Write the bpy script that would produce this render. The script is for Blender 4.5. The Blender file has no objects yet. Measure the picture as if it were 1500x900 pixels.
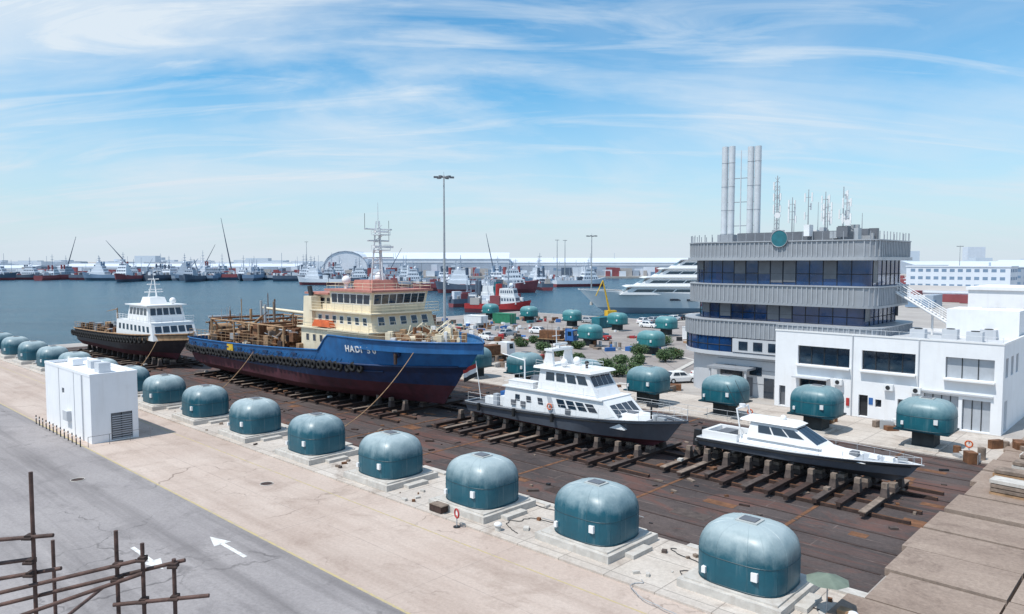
import bpy, math, random
import bmesh
from mathutils import Vector, Matrix
rnd = random.Random(7)
R = math.radians
# ------------------------------------------------------------------ frame of the dock
TH = math.atan2(-0.685, 0.728)
OX, OY = 11.5, 35.2
def P(a, t, z=0.0):
    return Vector((OX + 0.728*a + 0.685*t, OY - 0.685*a + 0.728*t, z))
SUN_DIR = Vector((-0.62, -0.42, 1.45)).normalized()

# ------------------------------------------------------------------ materials
MATS = {}
def nt(name):
    m = bpy.data.materials.new(name); m.use_nodes = True
    n = m.node_tree; b = n.nodes["Principled BSDF"]
    return m, n, b
def mixc(n, fac, a, b, mode='MIX'):
    m = n.nodes.new('ShaderNodeMix'); m.data_type = 'RGBA'; m.blend_type = mode
    for s, v in ((0, fac), (6, a), (7, b)):
        if isinstance(v, bpy.types.NodeSocket): n.links.new(v, m.inputs[s])
        elif s == 0: m.inputs[0].default_value = v
        else: m.inputs[s].default_value = (*v, 1) if len(v) == 3 else v
    return m.outputs[2]
def noise(n, coord, scale, sc=(1,1,1), detail=4, rough=.6, dist=0):
    mp = n.nodes.new('ShaderNodeMapping'); mp.inputs['Scale'].default_value = sc
    n.links.new(coord, mp.inputs['Vector'])
    x = n.nodes.new('ShaderNodeTexNoise'); x.inputs['Scale'].default_value = scale
    x.inputs['Detail'].default_value = detail; x.inputs['Roughness'].default_value = rough
    x.inputs['Distortion'].default_value = dist
    n.links.new(mp.outputs[0], x.inputs['Vector'])
    return x.outputs[0]
def ramp(n, fac, p0, p1, v0=0., v1=1.):
    r = n.nodes.new('ShaderNodeMapRange'); r.clamp = True
    n.links.new(fac, r.inputs[0])
    r.inputs[1].default_value = p0; r.inputs[2].default_value = p1
    r.inputs[3].default_value = v0; r.inputs[4].default_value = v1
    return r.outputs[0]
def mat(name, col, rough=.6, metal=0., var=.25, scale=1.2, streak=0., dirt=(.12,.09,.07), bump=.0, spec=.5):
    m, n, b = nt(name)
    tc = n.nodes.new('ShaderNodeTexCoord').outputs['Object']
    f = noise(n, tc, scale, detail=4)
    dk = tuple(c*(1-var) for c in col); lt = tuple(min(1, c*(1+var*.5)) for c in col)
    c = mixc(n, ramp(n, f, .3, .7), dk, lt)
    if streak > 0:
        g = noise(n, tc, 1.6, sc=(1, 1, .12), detail=5)
        c = mixc(n, ramp(n, g, .5, .78, 0, streak), c, dirt)
        g2 = noise(n, tc, .6, detail=8, rough=.7)
        c = mixc(n, ramp(n, g2, .56, .72, 0, streak*.8), c, dirt)
    n.links.new(c, b.inputs['Base Color'])
    b.inputs['Roughness'].default_value = rough
    if rough < .5:
        rr = noise(n, tc, scale*3, detail=2)
        n.links.new(ramp(n, rr, .3, .7, max(.02, rough-.1), min(1, rough+.12)), b.inputs['Roughness'])
    b.inputs['Metallic'].default_value = metal
    b.inputs['Specular IOR Level'].default_value = spec
    if bump:
        bp = n.nodes.new('ShaderNodeBump'); bp.inputs['Strength'].default_value = bump
        bp.inputs['Distance'].default_value = .05
        n.links.new(noise(n, tc, scale*8), bp.inputs['Height']); n.links.new(bp.outputs[0], b.inputs['Normal'])
    MATS[name] = m
    return m
mat('white', (.78,.79,.80), .45, var=.06, streak=.16, dirt=(.42,.36,.30))
mat('white_clean', (.80,.80,.80), .35, var=.04)
mat('white_wall', (.82,.83,.85), .7, var=.05, scale=.5, streak=.18, dirt=(.5,.47,.43))
mat('cream', (.76,.67,.50), .55, var=.10, streak=.32, dirt=(.34,.20,.11))
mat('terracotta', (.47,.20,.16), .7, var=.2, streak=.2)
mat('hull_blue', (.014,.12,.32), .38, var=.3, scale=.5, streak=.45, dirt=(.015,.045,.11))
mat('hull_navy', (.010,.035,.105), .5, var=.35, streak=.4, dirt=(.05,.03,.03))
mat('antifoul', (.085,.018,.028), .75, var=.5, scale=.6, streak=.5, dirt=(.03,.022,.035))
mat('hull_black', (.016,.018,.028), .5, var=.4, streak=.35, dirt=(.07,.05,.04))
mat('hull_grey', (.085,.10,.125), .45, var=.15, streak=.15, dirt=(.05,.055,.06))
mat('hull_grey_dark', (.045,.055,.070), .5, var=.2, streak=.2)
mat('rubber', (.012,.012,.013), .85, var=.3)
mat('rust', (.19,.085,.04), .9, var=.5, scale=2, streak=.4, dirt=(.06,.04,.03), bump=.4)
mat('rust_dark', (.055,.032,.026), .85, var=.5, scale=3, bump=.3)
mat('pipe_rust', (.11,.06,.048), .7, var=.6, scale=5, bump=.3)
mat('tan_gear', (.40,.25,.14), .8, var=.4, scale=2, streak=.5, dirt=(.18,.08,.04))
mat('timber', (.26,.20,.16), .9, var=.5, scale=2, streak=.3, bump=.4)
mat('timber_dark', (.095,.072,.064), .9, var=.5, scale=2, bump=.4)
mat('steel', (.42,.44,.46), .5, metal=.3, var=.15)
mat('steel_pale', (.62,.65,.68), .5, metal=.1, var=.1)
mat('dark', (.02,.022,.026), .6, var=.3)
mat('glass', (.012,.028,.05), .07, var=.4, scale=.5, spec=1.)
mat('glass_blue', (.012,.05,.15), .06, var=.6, scale=.25, spec=.9)
mat('panel_grey', (.33,.35,.38), .5, metal=.2, var=.1, streak=.2, dirt=(.2,.19,.18))
mat('panel_rib', (.42,.44,.47), .5, metal=.2, var=.08)
mat('panel_lgrey', (.52,.54,.57), .55, var=.06, scale=.4, streak=.15, dirt=(.34,.32,.31))
mat('panel_dgrey', (.14,.15,.17), .5, var=.15)
mat('shutter', (.42,.45,.49), .5, var=.1, streak=.1)
mat('concrete_pad', (.56,.53,.49), .85, var=.2, scale=1.5, streak=.45, dirt=(.25,.20,.16), bump=.3)
mat('pedestal', (.03,.04,.045), .8, var=.4)
mat('orange', (.62,.12,.03), .6); mat('red', (.42,.03,.03), .55, var=.2, streak=.2)
mat('yellow', (.65,.42,.03), .6); mat('green', (.03,.22,.12), .6); mat('blue_p', (.03,.13,.38), .6)
mat('teal_p', (.02,.16,.20), .6); mat('green_shade',(.16,.20,.16),.8,var=.3)
mat('far_white', (.70,.74,.80), .8, var=.08, scale=.1); mat('far_grey', (.38,.44,.52), .8, var=.15, scale=.1)  # far_ set: distance haze is painted into these paler colours
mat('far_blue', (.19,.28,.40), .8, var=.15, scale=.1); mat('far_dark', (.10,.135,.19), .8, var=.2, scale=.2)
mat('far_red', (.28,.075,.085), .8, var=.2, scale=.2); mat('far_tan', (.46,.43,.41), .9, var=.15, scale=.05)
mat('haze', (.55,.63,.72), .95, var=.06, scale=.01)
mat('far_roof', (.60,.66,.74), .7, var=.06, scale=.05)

def leaf_mat():
    m, n, b = nt('leaf')
    tc = n.nodes.new('ShaderNodeTexCoord').outputs['Object']
    c = mixc(n, ramp(n, noise(n, tc, 2.5), .35, .65), (.022,.06,.018), (.075,.13,.035))
    n.links.new(c, b.inputs['Base Color']); b.inputs['Roughness'].default_value = .6
    MATS['leaf'] = m
leaf_mat()

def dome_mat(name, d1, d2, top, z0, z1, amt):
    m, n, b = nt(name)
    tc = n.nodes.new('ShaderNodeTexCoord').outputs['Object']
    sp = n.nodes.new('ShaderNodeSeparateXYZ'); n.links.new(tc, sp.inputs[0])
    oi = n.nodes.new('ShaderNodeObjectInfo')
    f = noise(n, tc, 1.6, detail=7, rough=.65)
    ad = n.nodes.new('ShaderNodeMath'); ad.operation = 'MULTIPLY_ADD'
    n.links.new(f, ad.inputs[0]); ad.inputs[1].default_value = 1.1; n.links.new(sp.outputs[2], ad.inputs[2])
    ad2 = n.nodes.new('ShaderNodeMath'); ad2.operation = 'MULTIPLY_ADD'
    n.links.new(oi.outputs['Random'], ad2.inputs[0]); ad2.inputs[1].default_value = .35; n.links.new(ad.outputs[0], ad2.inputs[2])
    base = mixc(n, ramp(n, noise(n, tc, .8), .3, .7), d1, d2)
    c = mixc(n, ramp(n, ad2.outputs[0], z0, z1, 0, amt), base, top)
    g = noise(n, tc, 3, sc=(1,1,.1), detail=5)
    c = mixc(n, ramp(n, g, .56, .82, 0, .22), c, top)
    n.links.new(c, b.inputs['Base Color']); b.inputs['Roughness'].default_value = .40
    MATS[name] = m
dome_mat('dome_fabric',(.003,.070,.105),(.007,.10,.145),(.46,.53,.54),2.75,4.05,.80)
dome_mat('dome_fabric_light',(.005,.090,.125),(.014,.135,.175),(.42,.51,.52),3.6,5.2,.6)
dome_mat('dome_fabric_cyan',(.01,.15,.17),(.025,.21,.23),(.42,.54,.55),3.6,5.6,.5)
mat('dome_rib', (.022,.11,.16), .5, var=.3); mat('dome_base', (.004,.045,.065), .5, var=.3)
mat('dome_cap', (.46,.48,.47), .6, var=.2)

def apron_mat(name, c1, c2, stain, grid=None, streaks=.3, fine=.25, gcol=(.2,.18,.16), patch=None, gs=.5, stx=.6, pamt=.75, crack=0.):
    m, n, b = nt(name)
    tc = n.nodes.new('ShaderNodeTexCoord').outputs['Object']
    c = mixc(n, ramp(n, noise(n, tc, .11, detail=5, rough=.65), .35, .65), c1, c2)
    c = mixc(n, ramp(n, noise(n, tc, .35, detail=8, rough=.75, dist=.6), .52, .72, 0, stx), c, stain)
    c = mixc(n, ramp(n, noise(n, tc, .5, sc=(.05, 1, 1), detail=5), .48, .72, 0, streaks), c, stain)
    c = mixc(n, ramp(n, noise(n, tc, 5, detail=6, rough=.8), .35, .75, 0, fine), c, tuple(x*.45 for x in stain))
    if patch:
        c = mixc(n, ramp(n, noise(n, tc, .22, sc=(.6,1.5,1), detail=6, rough=.7, dist=1), .50, .60, 0, pamt), c, patch)
    if crack:
        vo = n.nodes.new('ShaderNodeTexVoronoi'); vo.feature='DISTANCE_TO_EDGE'; vo.inputs['Scale'].default_value=.16
        mp = n.nodes.new('ShaderNodeVectorMath'); mp.operation='MULTIPLY_ADD'
        nz = n.nodes.new('ShaderNodeTexNoise'); nz.inputs['Scale'].default_value=.7; nz.inputs['Detail'].default_value=5
        n.links.new(tc, nz.inputs['Vector']); n.links.new(nz.outputs['Color'], mp.inputs[0]); mp.inputs[1].default_value=(2.2,2.2,0); n.links.new(tc, mp.inputs[2])
        n.links.new(mp.outputs[0], vo.inputs['Vector'])
        mm = n.nodes.new('ShaderNodeMath'); mm.operation='MULTIPLY'
        n.links.new(ramp(n, vo.outputs['Distance'], .002, .009, 1., 0.), mm.inputs[0]); n.links.new(ramp(n, noise(n, tc, .12), .5, .62, 0, crack), mm.inputs[1])
        c = mixc(n, mm.outputs[0], c, tuple(x*.5 for x in stain))
        c = mixc(n, ramp(n, noise(n, tc, 1.1, detail=3), .70, .76, 0, .45), c, tuple(x*.5 for x in stain))
    if grid:
        br = n.nodes.new('ShaderNodeTexBrick'); br.offset = grid[2]
        br.inputs['Scale'].default_value = 1; br.inputs['Brick Width'].default_value = grid[0]
        br.inputs['Row Height'].default_value = grid[1]; br.inputs['Mortar Size'].default_value = grid[3]
        br.inputs['Mortar Smooth'].default_value = .2
        br.inputs['Color1'].default_value = (1,1,1,1); br.inputs['Color2'].default_value = (.74,.72,.72,1)
        n.links.new(tc, br.inputs['Vector'])
        c = mixc(n, gs, c, br.outputs['Color'], 'MULTIPLY')
        mf = n.nodes.new('ShaderNodeMath'); mf.operation = 'MULTIPLY'; n.links.new(br.outputs['Fac'], mf.inputs[0])
        n.links.new(ramp(n, noise(n, tc, .8), .35, .65, .0, .8), mf.inputs[1])
        c = mixc(n, mf.outputs[0], c, gcol)
    n.links.new(c, b.inputs['Base Color']); b.inputs['Roughness'].default_value = .88
    b.inputs['Specular IOR Level'].default_value = .3
    bp = n.nodes.new('ShaderNodeBump'); bp.inputs['Strength'].default_value = .35; bp.inputs['Distance'].default_value = .04
    n.links.new(noise(n, tc, 6, detail=6, rough=.8), bp.inputs['Height']); n.links.new(bp.outputs[0], b.inputs['Normal'])
    MATS[name] = m
apron_mat('m_ground', (.38,.35,.33), (.46,.43,.40), (.30,.27,.25))
apron_mat('m_yard', (.30,.27,.26), (.42,.38,.35), (.18,.15,.14), grid=(8,8,0,.06))
apron_mat('m_concrete', (.51,.405,.345), (.60,.50,.435), (.35,.265,.22), grid=(12,9.1,0,.03), streaks=.6, gs=.12, gcol=(.33,.27,.24), fine=.35, crack=.8, stx=.75)
apron_mat('m_strip', (.58,.52,.46), (.68,.62,.56), (.30,.24,.20), grid=(3,3,0,.03), streaks=.3, fine=.4, gcol=(.3,.26,.23), stx=.8)
apron_mat('m_asphalt', (.31,.285,.285), (.38,.35,.345), (.18,.165,.165), streaks=.9, crack=.7, stx=.7, fine=.4)
apron_mat('m_platform', (.072,.058,.057), (.14,.110,.103), (.036,.031,.031), grid=(9.4,1.55,.5,.045), streaks=.7, fine=.5, gcol=(.20,.155,.14), patch=(.16,.072,.056), pamt=.6)
apron_mat('m_quay', (.31,.235,.19), (.43,.34,.28), (.15,.105,.085), streaks=.35, fine=.5, stx=.8)

def paint_mat(name, col):
    m, n, b = nt(name)
    tc = n.nodes.new('ShaderNodeTexCoord').outputs['Object']
    c = mixc(n, ramp(n, noise(n, tc, 3, detail=8, rough=.8), .46, .64, 0, .85), col, (.34,.31,.30))
    n.links.new(c, b.inputs['Base Color']); b.inputs['Roughness'].default_value = .8; MATS[name] = m
paint_mat('paint_white', (.75,.75,.73)); paint_mat('paint_yellow', (.50,.40,.20))

def water_mat():
    m, n, b = nt('m_water')
    tc = n.nodes.new('ShaderNodeTexCoord').outputs['Object']
    c = mixc(n, ramp(n, noise(n, tc, .02, sc=(1,3,1)), .35, .65), (.008,.055,.095), (.016,.085,.135))
    n.links.new(c, b.inputs['Base Color']); b.inputs['Roughness'].default_value = .22
    b.inputs['Specular IOR Level'].default_value = .36
    bp = n.nodes.new('ShaderNodeBump'); bp.inputs['Strength'].default_value = 1.; bp.inputs['Distance'].default_value = 1.6
    a = n.nodes.new('ShaderNodeMath'); a.operation = 'ADD'
    n.links.new(noise(n, tc, .4, sc=(.6,1,1), detail=7, rough=.7), a.inputs[0])
    n.links.new(noise(n, tc, .08, sc=(.5,1,1), detail=3), a.inputs[1])
    n.links.new(a.outputs[0], bp.inputs['Height']); n.links.new(bp.outputs[0], b.inputs['Normal'])
    MATS['m_water'] = m
water_mat()

# ------------------------------------------------------------------ mesh builder
class B:
    def __init__(s): s.v=[]; s.f=[]; s.m=[]; s.sm=[]; s.mats=[]
    def mi(s, name):
        if name not in s.mats: s.mats.append(name)
        return s.mats.index(name)
    def add(s, vs, fs, m, smooth=False):
        o = len(s.v); s.v += [Vector(x) for x in vs]; k = s.mi(m)
        for f in fs: s.f.append([i+o for i in f]); s.m.append(k); s.sm.append(smooth)
    def box(s, x0,x1,y0,y1,z0,z1, m):
        s.add([(x0,y0,z0),(x1,y0,z0),(x1,y1,z0),(x0,y1,z0),(x0,y0,z1),(x1,y0,z1),(x1,y1,z1),(x0,y1,z1)],
              [(0,3,2,1),(4,5,6,7),(0,1,5,4),(1,2,6,5),(2,3,7,6),(3,0,4,7)], m)
    def cbox(s, c, sz, m, rz=0., rx=0., ry=0.):
        M = Matrix.Translation(c) @ Matrix.Rotation(rz,4,'Z') @ Matrix.Rotation(ry,4,'Y') @ Matrix.Rotation(rx,4,'X')
        x,y,z = sz[0]/2, sz[1]/2, sz[2]/2
        vs = [(-x,-y,-z),(x,-y,-z),(x,y,-z),(-x,y,-z),(-x,-y,z),(x,-y,z),(x,y,z),(-x,y,z)]
        s.add([M @ Vector(q) for q in vs], [(0,3,2,1),(4,5,6,7),(0,1,5,4),(1,2,6,5),(2,3,7,6),(3,0,4,7)], m)
    def frus(s, x0,x1,y0,y1,z0,z1, m, fr=0., bk=0., sd=0.):
        v = [Vector(q) for q in [(x0,y0,z0),(x1,y0,z0),(x1,y1,z0),(x0,y1,z0),(x0+bk,y0+sd,z1),(x1-fr,y0+sd,z1),(x1-fr,y1-sd,z1),(x0+bk,y1-sd,z1)]]
        s.add(v, [(0,3,2,1),(4,5,6,7),(0,1,5,4),(1,2,6,5),(2,3,7,6),(3,0,4,7)], m)
        return {'-y':[v[0],v[1],v[5],v[4]], '+x':[v[1],v[2],v[6],v[5]], '+y':[v[2],v[3],v[7],v[6]], '-x':[v[3],v[0],v[4],v[7]]}
    def panel(s, q, u0,u1,v0,v1, m, off=.025):
        bl,br,tr,tl = q
        n = (br-bl).cross(tl-bl).normalized()
        def pt(u,v): return (bl*(1-u)+br*u)*(1-v) + (tl*(1-u)+tr*u)*v
        a = [pt(u0,v0),pt(u1,v0),pt(u1,v1),pt(u0,v1)]
        s.add([p - n*.02 for p in a]+[p+n*off for p in a], [(4,5,6,7),(0,1,5,4),(1,2,6,5),(2,3,7,6),(3,0,4,7)], m)
    def wins(s, q, n, v0, v1, m='glass', u0=.05, u1=.95, gap=.2, frame=None):
        w = (u1-u0)/n
        for i in range(n):
            a = u0+w*i+w*gap/2; c = a+w*(1-gap)
            if frame: s.panel(q, a-w*.05, c+w*.05, v0-.04, v1+.04, frame, .02)
            s.panel(q, a, c, v0, v1, m, .035)
    def cyl(s, p0, p1, r0, r1=None, m='steel', n=8, cap=True):
        if r1 is None: r1 = r0
        p0=Vector(p0); p1=Vector(p1); d=(p1-p0)
        if d.length < 1e-6: return
        q = d.to_track_quat('Z','Y'); vs=[]
        for p,r in ((p0,r0),(p1,r1)):
            for i in range(n):
                a=2*math.pi*i/n; vs.append(p + q @ Vector((r*math.cos(a), r*math.sin(a), 0)))
        fs=[(i,(i+1)%n,n+(i+1)%n,n+i) for i in range(n)]
        s.add(vs, fs, m, n>5)
        if cap: s.add(vs, [tuple(range(n-1,-1,-1)), tuple(range(n,2*n))], m)
    def torus(s, c, R_, r, axis, m='rubber', n=14, k=6):
        q = Vector(axis).to_track_quat('Z','Y'); vs=[]; fs=[]
        for i in range(n):
            a=2*math.pi*i/n
            for j in range(k):
                b_=2*math.pi*j/k
                vs.append(Vector(c)+q@Vector(((R_+r*math.cos(b_))*math.cos(a),(R_+r*math.cos(b_))*math.sin(a),r*math.sin(b_))))
                fs.append((i*k+j, ((i+1)%n)*k+j, ((i+1)%n)*k+(j+1)%k, i*k+(j+1)%k))
        s.add(vs, fs, m, True)
    def prism(s, poly, z0, z1, m, top=None, smooth=False):
        n=len(poly); vs=[(x,y,z0) for x,y in poly]+[(x,y,z1) for x,y in poly]
        s.add(vs, [(i,(i+1)%n,n+(i+1)%n,n+i) for i in range(n)], m, smooth)
        s.add(vs, [tuple(range(n,2*n)), tuple(range(n-1,-1,-1))], top or m)
    def line(s, pts, r, m, n=5):
        for a,b_ in zip(pts, pts[1:]): s.cyl(a,b_,r,None,m,n,False)
    def rail(s, pts, h=1., m='white_clean', step=1.4, rows=3, r=.03):
        pts=[Vector(p) for p in pts]
        for a,b_ in zip(pts, pts[1:]):
            L=(b_-a).length; k=max(1,int(L/step))
            for i in range(k+1):
                p=a.lerp(b_, i/k); s.cyl(p, p+Vector((0,0,h)), r, None, m, 4, False)
            for j in range(rows):
                z=Vector((0,0,h*(j+1)/rows)); s.cyl(a+z, b_+z, r*.8, None, m, 4, False)
    def sphere(s, c, r, m, n=12, k=8, zs=1.):
        c=Vector(c); vs=[]; fs=[]
        for j in range(k+1):
            ph=math.pi*j/k
            for i in range(n):
                a=2*math.pi*i/n; vs.append(c+Vector((r*math.sin(ph)*math.cos(a), r*math.sin(ph)*math.sin(a), r*zs*math.cos(ph))))
        for j in range(k):
            for i in range(n): fs.append((j*n+i,(j+1)*n+i,(j+1)*n+(i+1)%n,j*n+(i+1)%n))
        s.add(vs, fs, m, True)
    def mesh(s, name):
        me=bpy.data.meshes.new(name); me.from_pydata([tuple(v) for v in s.v],[],s.f)
        for x in s.mats: me.materials.append(MATS[x])
        me.polygons.foreach_set('material_index', s.m); me.polygons.foreach_set('use_smooth', s.sm)
        me.update(); return me
    def build(s, name, loc=(0,0,0), rz=0., parent=None, mesh=None):
        o=bpy.data.objects.new(name, mesh or s.mesh(name)); bpy.context.scene.collection.objects.link(o)
        o.location=loc; o.rotation_euler=(0,0,rz)
        if parent: o.parent=parent
        return o
def empty(name, loc=(0,0,0), rz=0.):
    o=bpy.data.objects.new(name,None); bpy.context.scene.collection.objects.link(o)
    o.location=loc; o.rotation_euler=(0,0,rz); o.empty_display_size=.5; return o
def place(name, mesh, loc, rz=0.):
    o=bpy.data.objects.new(name, mesh); bpy.context.scene.collection.objects.link(o)
    o.location=loc; o.rotation_euler=(0,0,rz); return o

def wall(b, O, X, W, H, ops, m, depth=.25, gm='glass', fm='dark'):
    O=Vector(O); X=Vector(X).normalized(); Z=Vector((0,0,1)); N=X.cross(Z)
    xs=sorted({0,W}|{o[0] for o in ops}|{o[1] for o in ops}); zs=sorted({0,H}|{o[2] for o in ops}|{o[3] for o in ops})
    pt=lambda x,z,d=0: O+X*x+Z*z-N*d
    for x0,x1 in zip(xs,xs[1:]):
        for z0,z1 in zip(zs,zs[1:]):
            cx,cz=(x0+x1)/2,(z0+z1)/2
            if any(o[0]<cx<o[1] and o[2]<cz<o[3] for o in ops): continue
            b.add([pt(x0,z0),pt(x1,z0),pt(x1,z1),pt(x0,z1)],[(0,1,2,3)],m)
    for o in ops:
        x0,x1,z0,z1=o[:4]; g=o[4] if len(o)>4 else gm; nm=o[5] if len(o)>5 else 1; d=depth
        for a,c in (((x0,z0),(x1,z0)),((x1,z0),(x1,z1)),((x1,z1),(x0,z1)),((x0,z1),(x0,z0))):
            b.add([pt(*a),pt(*a,d),pt(*c,d),pt(*c)],[(0,3,2,1)],m)
        b.add([pt(x0,z0,d),pt(x1,z0,d),pt(x1,z1,d),pt(x0,z1,d)],[(0,1,2,3)],g)
        for i in range(nm+1):
            x=x0+(x1-x0)*i/nm; w=.04
            xa=max(x0,x-w); xb=min(x1,x+w)
            b.add([pt(xa,z0,d-.06),pt(xb,z0,d-.06),pt(xb,z1,d-.06),pt(xa,z1,d-.06)],[(0,1,2,3)],fm)

# ------------------------------------------------------------------ hull
class Hull:
    def __init__(s, levels, stern=.85, sl=.12):
        s.lv=levels; s.st=stern; s.sl=sl
    def shape(s, u, u0, p):
        f=1.
        if u<s.sl: f*= s.st+(1-s.st)*(u/s.sl)**.6
        if u>u0: f*= max(0,1-((u-u0)/(1-u0))**p)
        return f
    def pt(s, k, u, side=-1):
        z,hb,x0,x1,u0,p=s.lv[k][:6]
        zz=z(u) if callable(z) else z
        return Vector((x0+(x1-x0)*u, side*max(.04,hb*s.shape(u,u0,p)), zz))
    def build(s, b, mats, n=40, deck='steel', bul=1., inner='steel', deckz=None):
        us=[1-(1-i/n)**1.35 for i in range(n+1)]; K=len(s.lv)
        for side in (-1,1):
            vs=[s.pt(k,u,side) for u in us for k in range(K)]
            for k in range(K-1):
                fs=[]
                for i in range(n):
                    q=(i*K+k,(i+1)*K+k,(i+1)*K+k+1,i*K+k+1)
                    fs.append(q if side<0 else q[::-1])
                b.add(vs,fs,mats[k],True)
        L=[s.pt(k,0,-1) for k in range(K)]; Rr=[s.pt(k,0,1) for k in range(K)]
        for k in range(K-1): b.add([L[k],Rr[k],Rr[k+1],L[k+1]],[(3,2,1,0)],mats[k])
        for k in range(K-1):
            a=[s.pt(k,1,-1),s.pt(k,1,1),s.pt(k+1,1,1),s.pt(k+1,1,-1)]; b.add(a,[(0,1,2,3)],mats[k])
        for i in range(n):
            q=[]
            for u in (us[i],us[i+1]):
                for side in (-1,1):
                    p=s.pt(K-1,u,side); pi=p.copy(); pi.y=side*max(.02,abs(p.y)-.15); 
                    dz = deckz(u) if deckz else p.z-bul
                    q.append((p,pi,Vector((pi.x,pi.y,dz))))
            for j in (0,1):
                p0,p1=q[j],q[j+2]
                b.add([p0[0],p1[0],p1[1],p0[1]],[(0,1,2,3)],inner); b.add([p0[1],p1[1],p1[2],p0[2]],[(0,1,2,3)],inner)
            b.add([q[0][2],q[2][2],q[3][2],q[1][2]],[(0,1,2,3)],deck)

# ================================================================== GROUND, WATER
poly=[(-300,-84),(1.8,236.4),(34.6,205.6),(213,395),(330,780),(-9000,780),(-9000,14000),(14000,14000),(14000,-600),(-300,-600)]
bm=bmesh.new(); vs=[bm.verts.new((x,y,0)) for x,y in poly]; f=bm.faces.new(vs); f.normal_update()
if f.normal.z<0: f.normal_flip()
ret=bmesh.ops.extrude_face_region(bm,geom=[f]); 
for e in ret['geom']:
    if isinstance(e,bmesh.types.BMVert): e.co.z=-4
for ff in list(bm.faces):
    if all(v.co.z<-3.9 for v in ff.verts): bm.faces.remove(ff)
if not any(all(abs(v.co.z)<1e-6 for v in ff.verts) for ff in bm.faces): bm.faces.new(vs)
bmesh.ops.triangulate(bm, faces=bm.faces[:]); bmesh.ops.recalc_face_normals(bm, faces=bm.faces[:])
for ff in bm.faces:
    if abs(ff.normal.z)>.5 and ff.normal.z<0: ff.normal_flip()
me=bpy.data.meshes.new('ground'); bm.to_mesh(me); bm.free(); me.materials.append(MATS['m_ground'])
o=bpy.data.objects.new('ground',me); bpy.context.scene.collection.objects.link(o)
w=B(); w.add([(-14000,-2000,0),(14000,-2000,0),(14000,14000,0),(-14000,14000,0)],[(0,1,2,3)],'m_water'); w.build('water',(0,0,-2))

def sheet(name, a0,a1,t0,t1,z,m,thick=0.):
    b=B()
    if thick: b.box(a0,a1,t0,t1,z-thick,z,m)
    else: b.add([(a0,t0,z),(a1,t0,z),(a1,t1,z),(a0,t1,z)],[(0,1,2,3)],m)
    return b.build(name, P(0,0), TH)
sheet('asphalt_road',-144,70,-60,-12.9,.006,'m_asphalt')
sheet('concrete_apron',-144,70,-12.9,-3.6,.008,'m_concrete')
sheet('concrete_strip',-144,4.0,-3.6,2.7,.12,'m_strip',.11)
sheet('shiplift_platform',-138,4.4,2.7,34,.010,'m_platform')
sheet('yard_pavement',-144,70,34,45,.12,'m_strip',.11)
sheet('yard_road',-144,-34,45,138,.007,'m_yard')
b=B()
for z,t0,t1 in ((.012,-13.0,-12.85),(.012,-5.6,-5.5)):
    b.add([(-144,t0,z),(70,t0,z),(70,t1,z),(-144,t1,z)],[(0,1,2,3)],'paint_yellow')
b.build('road_edge_marking',P(0,0),TH)
def arrow(a,t,dirn=-1):
    b=B(); z=0
    b.add([(0,-.12,z),(2.7,-.12,z),(2.7,.12,z),(0,.12,z)],[(0,1,2,3)],'paint_white')
    b.add([(2.7,-.5,z),(4.3,0,z),(2.7,.5,z)],[(0,1,2)],'paint_white')
    b.build('road_arrow',P(a,t,.016),TH+(math.pi if dirn<0 else 0))
arrow(-21.6,-14.9,-1); arrow(-27.5,-18.6,1)
for a,t in ((-33,-7.5),(-44,-16.5)):
    b=B(); b.cyl((0,0,0),(0,0,.014),.42,None,'rust_dark',20); b.torus((0,0,.012),.46,.03,(0,0,1),'concrete_pad',20,4); b.build('manhole_cover',P(a,t,.008),TH)
b=B(); a=-136
while a<3.2:
    L=rnd.uniform(1.2,3.0)
    if rnd.random()<.88: b.box(a,a+L-.06,2.45+rnd.uniform(-.15,.1),2.95+rnd.uniform(-.12,.12),.0,.20+rnd.uniform(-.04,.06),'concrete_pad')
    a+=L
b.build('edge_kerb',P(0,0),TH)
b=B(); t=-14
while t<44:
    for j,(a0,a1) in enumerate(((4.4,9.6),(9.75,15.2),(15.35,24),(24.2,40))):
        zt=.42+rnd.uniform(-.10,.08); off=rnd.uniform(-.55,.35) if j==0 else 0
        b.box(a0+off,a1,t+.10,t+3.9+rnd.uniform(-.12,.06),.0,zt,'m_quay')
    t+=4.05
b.build('quay_slabs',P(0,0),TH)
b=B()
for t in [3.4,6.2,9.5,12.2,21.5,24.8,27.9,31.2,33.2]:
    b.box(-137,4.2,t-.06,t+.06,.0,.035,'rust_dark')
for i in range(15):
    a=-136+i*9.55
    b.box(a-.12,a+.12,3.0,33.8,.0,.028,'rust')
b.build('platform_rails',P(0,0),TH)
b=B()
for i in range(46):
    a=rnd.uniform(-70,3); t=rnd.uniform(3.6,33); b.box(a,a+rnd.uniform(.8,2.6),t,t+rnd.uniform(.6,1.4),.005,.022,rnd.choice(['rust','rust_dark','timber_dark','rust']))
b.build('cover_plates',P(0,0),TH)
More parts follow.
